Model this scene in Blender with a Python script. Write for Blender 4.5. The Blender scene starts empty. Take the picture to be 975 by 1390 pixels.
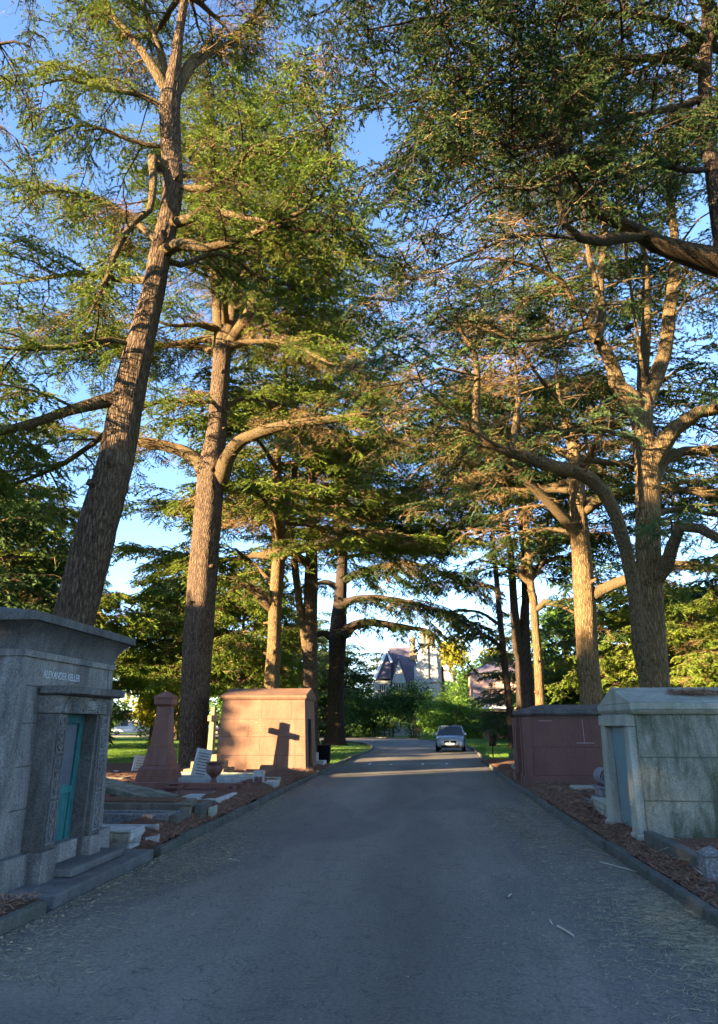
import bpy, math, random
import numpy as np
from mathutils import Vector, Matrix
R = math.radians
SC = bpy.context.scene
COL = SC.collection
rng = np.random.default_rng(7)
random.seed(7)

# ------------------------------------------------------------------ camera
PITCH = math.atan(332/900); YAW = R(5.15)
cam_d = bpy.data.cameras.new('camera'); cam = bpy.data.objects.new('camera', cam_d); COL.objects.link(cam)
cam.location = (0, 0, 1.6); cam.rotation_euler = (math.pi/2 + PITCH, 0, YAW)
cam_d.sensor_fit = 'AUTO'; cam_d.sensor_width = 36; cam_d.lens = 900/1390*36
cam_d.shift_y = -45/1390; cam_d.clip_end = 2500; cam_d.clip_start = 0.05
SC.camera = cam

def ray(px, py):
    a = (px-487.5)/900; b = (650-py)/900
    y = math.cos(PITCH)-b*math.sin(PITCH); z = math.sin(PITCH)+b*math.cos(PITCH)
    return (a*math.cos(YAW)-y*math.sin(YAW), a*math.sin(YAW)+y*math.cos(YAW), z)
def at(px, py, Y):
    """a measured point of the photograph at distance Y along the road"""
    r = ray(px, py); t = Y/r[1]
    return np.array([r[0]*t, Y, 1.6+r[2]*t])
def wid(px, py, Y):
    return Y/ray(px, py)[1]/900
def gnd(px, py, h=0.0):
    r = ray(px, py); t = (h-1.6)/r[2]
    return (r[0]*t, r[1]*t)

# ------------------------------------------------------------------ light
SUN_EL = R(11.0); SUN_AZ = R(53)          # light travels towards +X,+Y
d = Vector((math.sin(SUN_AZ)*math.cos(SUN_EL), math.cos(SUN_AZ)*math.cos(SUN_EL), -math.sin(SUN_EL)))
sl = bpy.data.lights.new('sun', 'SUN'); sl.energy = 5.0; sl.angle = R(0.5); sl.color = (1.0, 0.75, 0.42)
so = bpy.data.objects.new('sun', sl); COL.objects.link(so); so.rotation_euler = d.to_track_quat('-Z', 'Y').to_euler()
W = bpy.data.worlds.new('World'); SC.world = W; W.use_nodes = True
nt = W.node_tree; bg = nt.nodes['Background']
sky = nt.nodes.new('ShaderNodeTexSky'); sky.sky_type = 'NISHITA'; sky.sun_disc = False
sky.sun_elevation = SUN_EL; sky.sun_rotation = math.atan2(-d.x, -d.y)
sky.air_density = 0.8; sky.dust_density = 0.0; sky.ozone_density = 3.6
tint = nt.nodes.new('ShaderNodeMix'); tint.data_type = 'RGBA'; tint.blend_type = 'MULTIPLY'; tint.inputs[0].default_value = 1; tint.inputs[7].default_value = (1.12, .965, .90, 1)
nt.links.new(sky.outputs[0], tint.inputs[6]); nt.links.new(tint.outputs[2], bg.inputs[0]); bg.inputs[1].default_value = 0.09
vs = SC.view_settings; vs.view_transform = 'Standard'; vs.look = 'None'; vs.gamma = 1; vs.exposure = EXPO if 'EXPO' in globals() else 3.3
SC.cycles.max_bounces = 6; SC.cycles.diffuse_bounces = 3; SC.cycles.glossy_bounces = 2; SC.cycles.transmission_bounces = 3
SC.cycles.transparent_max_bounces = 4; SC.cycles.use_denoising = True; SC.cycles.use_adaptive_sampling = True; SC.cycles.adaptive_threshold = .03; SC.cycles.sample_clamp_indirect = 4

# ------------------------------------------------------------------ materials
def lerp(a, b, t): return tuple(a[i]*(1-t)+b[i]*t for i in range(3))
class NT:
    def __init__(s, name, rough=0.8, spec=0.3):
        s.m = bpy.data.materials.new(name); s.m.use_nodes = True; s.t = s.m.node_tree
        s.b = s.t.nodes['Principled BSDF']; s.b.inputs['Roughness'].default_value = rough
        s.b.inputs['Specular IOR Level'].default_value = spec
        s.co = s.t.nodes.new('ShaderNodeTexCoord')
    def n(s, typ, **kw):
        x = s.t.nodes.new(typ)
        for k, v in kw.items(): setattr(x, k, v)
        return x
    def l(s, a, b): s.t.links.new(a, b)
    def vec(s, scale=(1, 1, 1), rot=(0, 0, 0)):
        mp = s.n('ShaderNodeMapping'); mp.inputs['Scale'].default_value = scale; mp.inputs['Rotation'].default_value = rot
        s.l(s.co.outputs['Object'], mp.inputs[0]); return mp.outputs[0]
    def noise(s, scale, detail=6, rough=.6, vec=None, dist=0):
        x = s.n('ShaderNodeTexNoise'); x.inputs['Scale'].default_value = scale; x.inputs['Detail'].default_value = detail
        x.inputs['Roughness'].default_value = rough; x.inputs['Distortion'].default_value = dist
        s.l(vec if vec is not None else s.co.outputs['Object'], x.inputs['Vector']); return x.outputs['Fac']
    def ramp(s, fac, stops):
        x = s.n('ShaderNodeValToRGB'); e = x.color_ramp.elements
        while len(e) < len(stops): e.new(0.5)
        for i, (p, c) in enumerate(stops): e[i].position = p; e[i].color = (*c, 1) if len(c) == 3 else c
        s.l(fac, x.inputs[0]); return x.outputs[0]
    def mix(s, fac, a, b, mode='MIX'):
        x = s.n('ShaderNodeMix', data_type='RGBA', blend_type=mode)
        for sock, v in ((x.inputs[0], fac), (x.inputs[6], a), (x.inputs[7], b)):
            if isinstance(v, (int, float)): sock.default_value = v
            elif isinstance(v, tuple): sock.default_value = (*v, 1)
            else: s.l(v, sock)
        return x.outputs[2]
    def bump(s, h, strength=.4, dist=.02, normal=None):
        x = s.n('ShaderNodeBump'); x.inputs['Strength'].default_value = strength; x.inputs['Distance'].default_value = dist
        s.l(h, x.inputs['Height'])
        if normal is not None: s.l(normal, x.inputs['Normal'])
        return x.outputs[0]
    def out(s, col, normal=None):
        if isinstance(col, tuple): s.b.inputs['Base Color'].default_value = (*col, 1)
        else: s.l(col, s.b.inputs['Base Color'])
        if normal is not None: s.l(normal, s.b.inputs['Normal'])
        return s.m

def stone(name, c1, c2, stain=None, scale=3.0, speckle=.25, rough=.75, streak=True, bump=.6, stain_amt=.6, spec=.3):
    k = NT(name, rough, spec)
    base = k.ramp(k.noise(scale, 8, .65), [(.3, c1), (.7, c2)])
    if stain is not None:
        v = k.vec((2.2, 2.2, .5) if streak else (1, 1, 1))
        f = k.ramp(k.noise(scale*.55, 7, .7, v, .6), [(.42, (0, 0, 0)), (.62, (stain_amt,)*3)])
        base = k.mix(f, base, stain)
        f2 = k.ramp(k.noise(scale*6, 6, .75, k.vec((1, 1, .6))), [(.5, (0, 0, 0)), (.68, (stain_amt*.38,)*3)])
        base = k.mix(f2, base, stain)
    sp = k.ramp(k.noise(160, 2, .5), [(.35, (1-speckle,)*3), (.65, (1+speckle*.6,)*3)])
    sp2 = k.ramp(k.noise(48, 3, .6), [(.36, (1-speckle*.7,)*3), (.64, (1+speckle*.5,)*3)])
    col = k.mix(1.0, k.mix(1.0, base, sp, 'MULTIPLY'), sp2, 'MULTIPLY')
    b1 = k.bump(k.noise(45, 6, .7), bump, .01); b2 = k.bump(k.noise(7, 5, .6), bump*.6, .03, b1)
    return k.out(col, b2)
def plain(name, c, rough=.6, spec=.4, metal=0, var=.2, scale=6, bump=.1):
    k = NT(name, rough, spec); k.b.inputs['Metallic'].default_value = metal
    col = k.ramp(k.noise(scale, 5), [(.3, tuple(x*(1-var) for x in c)), (.7, tuple(min(1, x*(1+var)) for x in c))])
    return k.out(col, k.bump(k.noise(60, 4), bump, .004))
def bark(name, c1, c2, c3, vs=1.0):
    k = NT(name, .95, .04)
    v = k.vec((24*vs, 24*vs, 3.6*vs)); n1 = k.noise(1.5, 9, .7, v, .6); n3 = k.noise(3.2, 6, .7, k.vec((9*vs, 9*vs, 5*vs)))
    vo = k.n('ShaderNodeTexVoronoi', feature='DISTANCE_TO_EDGE'); vo.inputs['Scale'].default_value = 1.15
    wv = k.mix(.30, v, k.noise(1.8, 6, .7, v)); k.l(wv, vo.inputs['Vector'])
    crack = k.ramp(vo.outputs['Distance'], [(.0, (.38,)*3), (.22, (1,)*3)])
    col = k.ramp(k.mix(.5, n1, n3), [(.34, c1), (.5, c2), (.64, c3)])
    col = k.mix(1.0, col, crack, 'MULTIPLY')
    col = k.mix(k.ramp(k.noise(.9, 4), [(.45, (0, 0, 0)), (.7, (.4,)*3)]), col, tuple(x*1.3 for x in c2))
    h = k.mix(.55, k.ramp(vo.outputs['Distance'], [(0, (0,)*3), (.25, (1,)*3)]), n1)
    return k.out(col, k.bump(h, 1.0, .055/vs))
def leafm(name, ca, cb, cc, sc=.35, trans=.3, rough=.7):
    k = NT(name, rough, .08)
    n = k.noise(sc, 3, .5); n2 = k.noise(9, 2, .5)
    col = k.ramp(n, [(.3, ca), (.5, cb), (.7, cc)])
    col = k.mix(k.ramp(n2, [(.35, (0, 0, 0)), (.65, (.55,)*3)]), col, tuple(min(1, x*1.5) for x in cb))
    k.out(col)
    tr = k.n('ShaderNodeBsdfTranslucent'); mx = k.n('ShaderNodeMixShader'); mx.inputs[0].default_value = trans
    k.l(col, tr.inputs[0]); k.l(k.b.outputs[0], mx.inputs[1]); k.l(tr.outputs[0], mx.inputs[2])
    k.l(mx.outputs[0], k.t.nodes['Material Output'].inputs[0])
    return k.m

M = {}
M['needle'] = leafm('cedar_needles', (.050, .090, .018), (.095, .135, .020), (.175, .185, .028), trans=.3)
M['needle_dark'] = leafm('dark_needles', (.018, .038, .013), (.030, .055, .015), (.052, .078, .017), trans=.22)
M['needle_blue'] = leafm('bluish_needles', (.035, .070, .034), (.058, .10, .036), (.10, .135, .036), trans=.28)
M['needle_gold'] = leafm('golden_leaves', (.14, .15, .015), (.22, .20, .02), (.30, .25, .03), trans=.4)
M['dry'] = leafm('dry_twigs', (.13, .075, .036), (.19, .12, .055), (.26, .175, .08), trans=.1)
M['laurel'] = leafm('laurel_leaves', (.055, .12, .018), (.09, .17, .025), (.16, .21, .04), sc=.5, trans=.3, rough=.45)
M['hedge'] = leafm('hedge_leaves', (.025, .055, .018), (.04, .08, .02), (.06, .10, .02), trans=.25)
M['wood'] = bark('branch_bark', (.050, .035, .021), (.135, .094, .052), (.26, .182, .095), 1.6)
M['wood_dark'] = bark('dark_branch_bark', (.030, .022, .016), (.065, .046, .032), (.11, .08, .055), 1.6)
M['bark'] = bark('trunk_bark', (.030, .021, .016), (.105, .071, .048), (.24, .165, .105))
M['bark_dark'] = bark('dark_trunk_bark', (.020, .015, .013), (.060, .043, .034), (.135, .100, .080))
M['bark_pale'] = bark('sunlit_trunk_bark', (.060, .038, .022), (.165, .108, .056), (.31, .215, .115))  # lighter copy of the bark, golden sunlight put into its tone
M['soft_joint'] = plain('mossy_joint', (.085, .085, .062), .9)
M['needle_shade'] = leafm('shaded_needles', (.012, .026, .010), (.022, .040, .012), (.042, .062, .014), trans=.2)  # needles darkened to stand for the unlit crown at the right edge
M['granite'] = stone('grey_granite', (.150, .139, .128), (.29, .268, .248), (.050, .048, .045), 1.6, .45, .7, stain_amt=.75)
M['granite_dark'] = stone('weathered_granite', (.060, .056, .052), (.14, .13, .12), (.025, .025, .024), 3, .4)
M['green_stone'] = stone('lichened_stone', (.150, .145, .108), (.27, .25, .195), (.048, .055, .030), 2.6, .3, .85, True, .5, .97)
M['pale_stone'] = stone('pale_lichened_stone', (.235, .23, .185), (.33, .315, .26), (.13, .14, .085), 2.5, .18, .85)
M['sandstone'] = stone('red_sandstone', (.150, .078, .048), (.215, .118, .075), (.11, .052, .033), 1.5, .15, .85, True, .35, .5)
M['sandstone_pale'] = stone('pale_sandstone', (.18, .13, .075), (.26, .19, .11), (.11, .09, .05), 2, .12, .85)
M['red_granite'] = stone('polished_red_granite', (.090, .027, .017), (.130, .043, .028), (.055, .02, .014), 1.6, .35, .75, True, .15, .12, .7)
M['pink_granite'] = stone('weathered_red_granite', (.145, .060, .042), (.205, .092, .064), (.10, .032, .022), 2, .22, .6)
M['marble'] = stone('white_marble', (.31, .305, .29), (.46, .45, .43), (.17, .175, .15), 2, .1, .6)
M['kerb'] = stone('kerb_stone', (.070, .066, .056), (.125, .118, .098), (.04, .045, .026), 1.4, .35, .9)
M['brown_stone'] = stone('brown_kerb_stone', (.12, .10, .075), (.20, .168, .125), (.06, .058, .038), 2, .28, .9)
M['scroll_stone'] = stone('purple_grey_stone', (.13, .115, .125), (.21, .19, .20), (.08, .075, .08), 3, .12, .7)
M['rough_granite'] = stone('rough_granite', (.09, .088, .088), (.26, .25, .25), (.06, .06, .06), 38, .5, .8, False, .4)
M['step_stone'] = stone('step_stone', (.085, .082, .080), (.145, .138, .13), (.05, .048, .045), 2, .25, .85)
M['verdigris'] = stone('verdigris_bronze', (.012, .070, .078), (.035, .185, .18), (.014, .028, .03), 4, .15, .55, True, .2, .9)
M['teal_door'] = stone('faded_teal_metal', (.075, .145, .16), (.11, .19, .20), (.16, .15, .12), 3, .1, .6, True, .15, .5)
M['joint'] = plain('dark_joint', (.05, .045, .04), .9)
M['joint_pale'] = plain('pale_pointing', (.36, .33, .33), .9)
M['carve'] = plain('shadowed_relief_ground', (.085, .09, .10), .9)
M['gilt'] = plain('pale_letter_paint', (.42, .43, .44), .6)
M['letter_dark'] = plain('lead_letters', (.09, .09, .10), .6)
M['black'] = plain('black_metal', (.005, .005, .006), .8, .05)
M['white_paint'] = plain('white_paint', (.75, .76, .76), .5, var=.05)
M['darkglass'] = plain('window_glass', (.02, .025, .03), .12, .6, var=.1)
M['slate'] = stone('slate_roof', (.10, .085, .11), (.15, .12, .15), (.07, .06, .08), 1.2, .2, .7)
M['lodge_stone'] = stone('lodge_stone', (.36, .34, .29), (.47, .44, .37), (.22, .22, .19), .8, .15, .85)
M['stick'] = plain('fallen_stick', (.42, .36, .28), .8)
M['chip'] = plain('pale_leaf_litter', (.30, .25, .15), .8, var=.5, scale=30)
M['strand'] = plain('fallen_pale_needles', (.27, .23, .14), .8, var=.5, scale=9)
M['mulchneedle'] = plain('fallen_brown_needles', (.22, .12, .075), .85, var=.5, scale=11)

def road_mat():
    k = NT('asphalt', .82, .25)
    fine = k.noise(220, 3, .7); big = k.noise(.5, 5, .6, k.vec((1.5, .25, 1)))
    base = k.ramp(big, [(.32, (.094, .082, .067)), (.5, (.128, .111, .090)), (.68, (.168, .143, .113))])
    col = k.mix(1.0, base, k.ramp(fine, [(.3, (.45,)*3), (.72, (1.7,)*3)]), 'MULTIPLY')
    # worn seam down the middle and scattered pale debris in drifts
    sx = k.n('ShaderNodeSeparateXYZ'); k.l(k.co.outputs['Object'], sx.inputs[0])
    wob = k.noise(.35, 3, .5)
    ad = k.n('ShaderNodeMath', operation='ADD'); k.l(sx.outputs[0], ad.inputs[0]); 
    mm = k.n('ShaderNodeMath', operation='MULTIPLY'); k.l(wob, mm.inputs[0]); mm.inputs[1].default_value = .32; k.l(mm.outputs[0], ad.inputs[1])
    ab = k.n('ShaderNodeMath', operation='ABSOLUTE'); sb = k.n('ShaderNodeMath', operation='ADD'); k.l(ad.outputs[0], sb.inputs[0]); sb.inputs[1].default_value = .38
    k.l(sb.outputs[0], ab.inputs[0])
    col = k.mix(k.ramp(ab.outputs[0], [(.0, (.9,)*3), (.025, (0, 0, 0))]), col, (.028, .028, .028))
    deb = k.ramp(k.noise(70, 3, .5), [(.62, (0, 0, 0)), (.70, (.9,)*3)])
    drift = k.ramp(k.noise(.9, 5, .6, k.vec((1, .5, 1))), [(.42, (.25,)*3), (.6, (1,)*3)])
    col = k.mix(k.mix(1.0, deb, drift, 'MULTIPLY'), col, (.17, .155, .12))
    trk = k.n('ShaderNodeTexWave', wave_type='BANDS', bands_direction='X'); trk.inputs['Scale'].default_value = .105; trk.inputs['Distortion'].default_value = 1.2; trk.inputs['Detail'].default_value = 3; trk.inputs['Phase Offset'].default_value = 1.2; k.l(k.co.outputs['Object'], trk.inputs['Vector'])
    col = k.mix(1.0, col, k.ramp(trk.outputs['Fac'], [(0, (.86,)*3), (1, (1.14,)*3)]), 'MULTIPLY')
    pat = k.ramp(k.noise(.33, 2, .4, k.vec((1, .35, 1))), [(.52, (0, 0, 0)), (.535, (.35,)*3)]); col = k.mix(pat, col, (.060, .058, .055))
    ag = k.ramp(k.noise(34, 4, .75), [(.34, (.72,)*3), (.66, (1.3,)*3)]); col = k.mix(1.0, col, ag, 'MULTIPLY')
    cr = k.ramp(k.noise(2.2, 6, .6, None, 1.5), [(.492, (0, 0, 0)), (.5, (.95,)*3), (.508, (0, 0, 0))])
    col = k.mix(cr, col, (.03, .03, .033))
    return k.out(col, k.bump(fine, .5, .006))
M['road'] = road_mat()
def grass_mat():
    k = NT('lawn_grass', .9, .1)
    c = k.ramp(k.noise(.12, 5, .6), [(.3, (.075, .15, .022)), (.6, (.115, .20, .03)), (.8, (.16, .21, .05))])
    c = k.mix(1.0, c, k.ramp(k.noise(18, 4, .7), [(.3, (.6,)*3), (.7, (1.35,)*3)]), 'MULTIPLY')
    c = k.mix(k.ramp(k.noise(.5, 6, .7), [(.58, (0, 0, 0)), (.7, (.6,)*3)]), c, (.14, .10, .05))
    return k.out(c, k.bump(k.noise(14, 5, .8), .8, .08))
M['grass'] = grass_mat()
def soil_mat():
    k = NT('needle_litter', .95, .05)
    v = k.vec((30, 30, 30)); n = k.noise(1.2, 8, .75, v, 1.2)
    c = k.ramp(n, [(.3, (.055, .030, .022)), (.5, (.15, .078, .052)), (.7, (.28, .155, .10))])
    c = k.mix(k.ramp(k.noise(1.1, 4), [(.5, (0, 0, 0)), (.7, (.4,)*3)]), c, (.15, .115, .075))
    return k.out(c, k.bump(n, 1.0, .035))
M['soil'] = soil_mat()
def brick_mat(name, c1, c2, mort, sc=1.0, bw=.5, rh=.16, axis='x'):
    k = NT(name, .9, .1)
    v = k.vec((1, 1, 1), (math.pi/2, 0, 0) if axis == 'x' else (math.pi/2, 0, math.pi/2))
    bt = k.n('ShaderNodeTexBrick'); bt.inputs['Scale'].default_value = sc; bt.inputs['Brick Width'].default_value = bw; bt.inputs['Row Height'].default_value = rh
    bt.inputs['Mortar Size'].default_value = .012; bt.inputs['Color1'].default_value = (*c1, 1); bt.inputs['Color2'].default_value = (*c2, 1); bt.inputs['Mortar'].default_value = (*mort, 1)
    k.l(v, bt.inputs['Vector'])
    c = k.mix(1.0, bt.outputs[0], k.ramp(k.noise(5, 6), [(.3, (.7,)*3), (.7, (1.25,)*3)]), 'MULTIPLY')
    return k.out(c, k.bump(bt.outputs[1], -.4, .02))
M['pink_brick'] = brick_mat('pink_brick', (.36, .20, .16), (.42, .25, .20), (.36, .30, .27), 1, .3, .1)
M['grey_brick'] = brick_mat('brown_brick', (.17, .13, .11), (.22, .17, .14), (.20, .18, .16), 1, .45, .15)
M['lodge_wall'] = brick_mat('lodge_masonry', (.38, .36, .31), (.46, .43, .37), (.26, .25, .22), 1, .7, .3)

# ------------------------------------------------------------------ object helpers
def tag(o, label=None, cat=None, group=None, kind=None):
    if label: o['label'] = label
    if cat: o['category'] = cat
    if group: o['group'] = group
    if kind: o['kind'] = kind
    return o
def empty(name, loc, label, cat, group=None, rz=0):
    o = bpy.data.objects.new(name, None); COL.objects.link(o); o.location = [float(v) for v in loc]; o.rotation_euler = (0, 0, rz)
    return tag(o, label, cat, group)
def rawmesh(name, V, F, mats, parent=None, mi=None, smooth=False):
    """V (n,3); F: array (m,k) or list of index tuples; in world coordinates, stored relative to the parent"""
    me = bpy.data.meshes.new(name)
    V = np.asarray(V, dtype=np.float32)
    off = np.zeros(3, np.float32); rz = 0
    if parent is not None:
        p = parent
        while p is not None: off = off + np.array(p.location, np.float32); p = p.parent
    if parent is None:
        off = np.array([V[:, 0].mean(), V[:, 1].mean(), V[:, 2].min()], np.float32)
    V = V-off
    if isinstance(F, np.ndarray):
        m, k = F.shape
        me.vertices.add(len(V)); me.vertices.foreach_set('co', V.ravel())
        me.loops.add(m*k); me.loops.foreach_set('vertex_index', F.astype(np.int32).ravel())
        me.polygons.add(m); me.polygons.foreach_set('loop_start', np.arange(0, m*k, k, dtype=np.int32))
        if mi is not None: me.polygons.foreach_set('material_index', np.asarray(mi, dtype=np.int32))
        me.update(calc_edges=True)
    else:
        me.from_pydata([tuple(float(x) for x in v) for v in V], [], [tuple(int(i) for i in f) for f in F])
        if mi is not None: me.polygons.foreach_set('material_index', np.asarray(mi, dtype=np.int32))
        me.update()
    for m_ in (mats if isinstance(mats, (list, tuple)) else [mats]): me.materials.append(m_)
    if smooth: me.polygons.foreach_set('use_smooth', np.ones(len(me.polygons), dtype=bool))
    o = bpy.data.objects.new(name, me); COL.objects.link(o)
    if parent is not None: o.parent = parent
    else: o.location = [float(x) for x in off]
    return o
def bevel(o, w=.012, seg=2):
    b = o.modifiers.new('edge', 'BEVEL'); b.width = w; b.segments = seg; b.limit_method = 'ANGLE'; b.angle_limit = R(35); return o
class MB:
    def __init__(s): s.V = []; s.F = []; s.I = []
    def add(s, V, F, mi=0):
        b = len(s.V); s.V += [tuple(map(float, v)) for v in V]; s.F += [tuple(b+i for i in f) for f in F]; s.I += [mi]*len(F)
    def box(s, x0, x1, y0, y1, z0, z1, mi=0): s.frus((x0, x1, y0, y1), z0, (x0, x1, y0, y1), z1, mi)
    def frus(s, a, z0, b, z1, mi=0):
        V = [(a[0], a[2], z0), (a[1], a[2], z0), (a[1], a[3], z0), (a[0], a[3], z0), (b[0], b[2], z1), (b[1], b[2], z1), (b[1], b[3], z1), (b[0], b[3], z1)]
        s.add(V, [(3, 2, 1, 0), (4, 5, 6, 7), (0, 1, 5, 4), (1, 2, 6, 5), (2, 3, 7, 6), (3, 0, 4, 7)], mi)
    def cfrus(s, cx, cy, z0, w0, z1, w1, mi=0, d0=None, d1=None):
        d0 = d0 or w0; d1 = d1 or w1
        s.frus((cx-w0/2, cx+w0/2, cy-d0/2, cy+d0/2), z0, (cx-w1/2, cx+w1/2, cy-d1/2, cy+d1/2), z1, mi)
    def lathe(s, cx, cy, prof, n=24, mi=0):
        V = []; F = []
        for r, z in prof:
            for i in range(n): a = 2*math.pi*i/n; V.append((cx+r*math.cos(a), cy+r*math.sin(a), z))
        for j in range(len(prof)-1):
            for i in range(n): k = (i+1) % n; F.append((j*n+i, j*n+k, (j+1)*n+k, (j+1)*n+i))
        F.append(tuple(range(n-1, -1, -1))); F.append(tuple((len(prof)-1)*n+i for i in range(n)))
        s.add(V, F, mi)
    def prism(s, poly, axis, a, b, mi=0):
        """poly: list of 2D points in the plane across AXIS, extruded from a to b"""
        n = len(poly); V = []
        for t in (a, b):
            for (u, v) in poly: V.append({'x': (t, u, v), 'y': (u, t, v), 'z': (u, v, t)}[axis])
        F = [(i, (i+1) % n, n+(i+1) % n, n+i) for i in range(n)] + [tuple(range(n-1, -1, -1)), tuple(range(n, 2*n))]
        s.add(V, F, mi)
    def tube(s, pts, rad, n=8, mi=0):
        V, F = tube_mesh(np.array(pts, float), np.array(rad, float) if hasattr(rad, '__len__') else np.full(len(pts), rad), n)
        s.add(V, F.tolist(), mi)
    def build(s, name, mats, parent=None, bev=0, smooth=False, rot=None):
        V = np.array(s.V)
        if rot is not None:      # (angle, axis, pivot)
            mat = np.array(Matrix.Rotation(rot[0], 3, rot[1])); V = (V-rot[2])@mat.T+rot[2]
        o = rawmesh(name, V, s.F, mats, parent, s.I, smooth)
        if bev: bevel(o, bev)
        return o
def fixn(o):
    import bmesh
    bm = bmesh.new(); bm.from_mesh(o.data); bmesh.ops.recalc_face_normals(bm, faces=bm.faces); bm.to_mesh(o.data); bm.free(); return o

def smoothline(P, step):
    """Catmull-Rom through P (n,k) resampled about every STEP metres (first 3 columns)"""
    P = np.asarray(P, float)
    if len(P) == 2: Q = P
    ext = np.vstack([2*P[0]-P[1], P, 2*P[-1]-P[-2]]); out = []
    for i in range(1, len(ext)-2):
        p0, p1, p2, p3 = ext[i-1:i+3]; n = max(1, int(np.linalg.norm((p2-p1)[:3])/step))
        t = (np.arange(n)/n)[:, None]
        out.append(.5*((2*p1)+(-p0+p2)*t+(2*p0-5*p1+4*p2-p3)*t*t+(-p0+3*p1-3*p2+p3)*t**3))
    out.append(P[-1:]); return np.vstack(out)
def tube_mesh(P, r, n, ridge=0, seed=0, flare=0):
    P = np.vstack([P, P[-1:]+(P[-1:]-P[-2:-1])*.02]); r = np.r_[r, r[-1]*.03]
    N = len(P); T = np.gradient(P, axis=0); T /= np.linalg.norm(T, axis=1)[:, None]+1e-9
    u = np.cross(T[0], [0, 1, .13]); u /= np.linalg.norm(u); U = []
    for i in range(N):
        u = u-T[i]*np.dot(u, T[i]); u /= np.linalg.norm(u)+1e-9; U.append(u.copy())
    U = np.array(U); B = np.cross(T, U)
    a = np.arange(n)*2*math.pi/n
    rr = np.repeat(r[:, None], n, 1)
    if ridge:
        q = np.random.default_rng(seed); L = np.cumsum(np.r_[0, np.linalg.norm(np.diff(P, axis=0), axis=1)])[:, None]
        for k, am in ((2, .05), (3, .05), (5, .035), (9, .025), (13, .02)):
            rr = rr*(1+ridge*am*np.sin(k*a[None]+q.uniform(0, 6)+.6*np.sin(L*q.uniform(.2, .9)+q.uniform(0, 6))*k*.4))
        rr = rr*(1+ridge*.02*q.normal(size=rr.shape))
        if flare: rr = rr*(1+flare*np.exp(-L/.45)*(1+.35*np.sin(5*a[None]+q.uniform(0, 6))))
    V = P[:, None]+rr[..., None]*(np.cos(a)[None, :, None]*U[:, None]+np.sin(a)[None, :, None]*B[:, None])
    V = V.reshape(-1, 3); i = np.arange(N-1)[:, None]*n; j = np.arange(n)[None]; k = (j+1) % n
    F = np.stack([i+j, i+k, i+n+k, i+n+j], -1).reshape(-1, 4)
    return V, F
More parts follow.
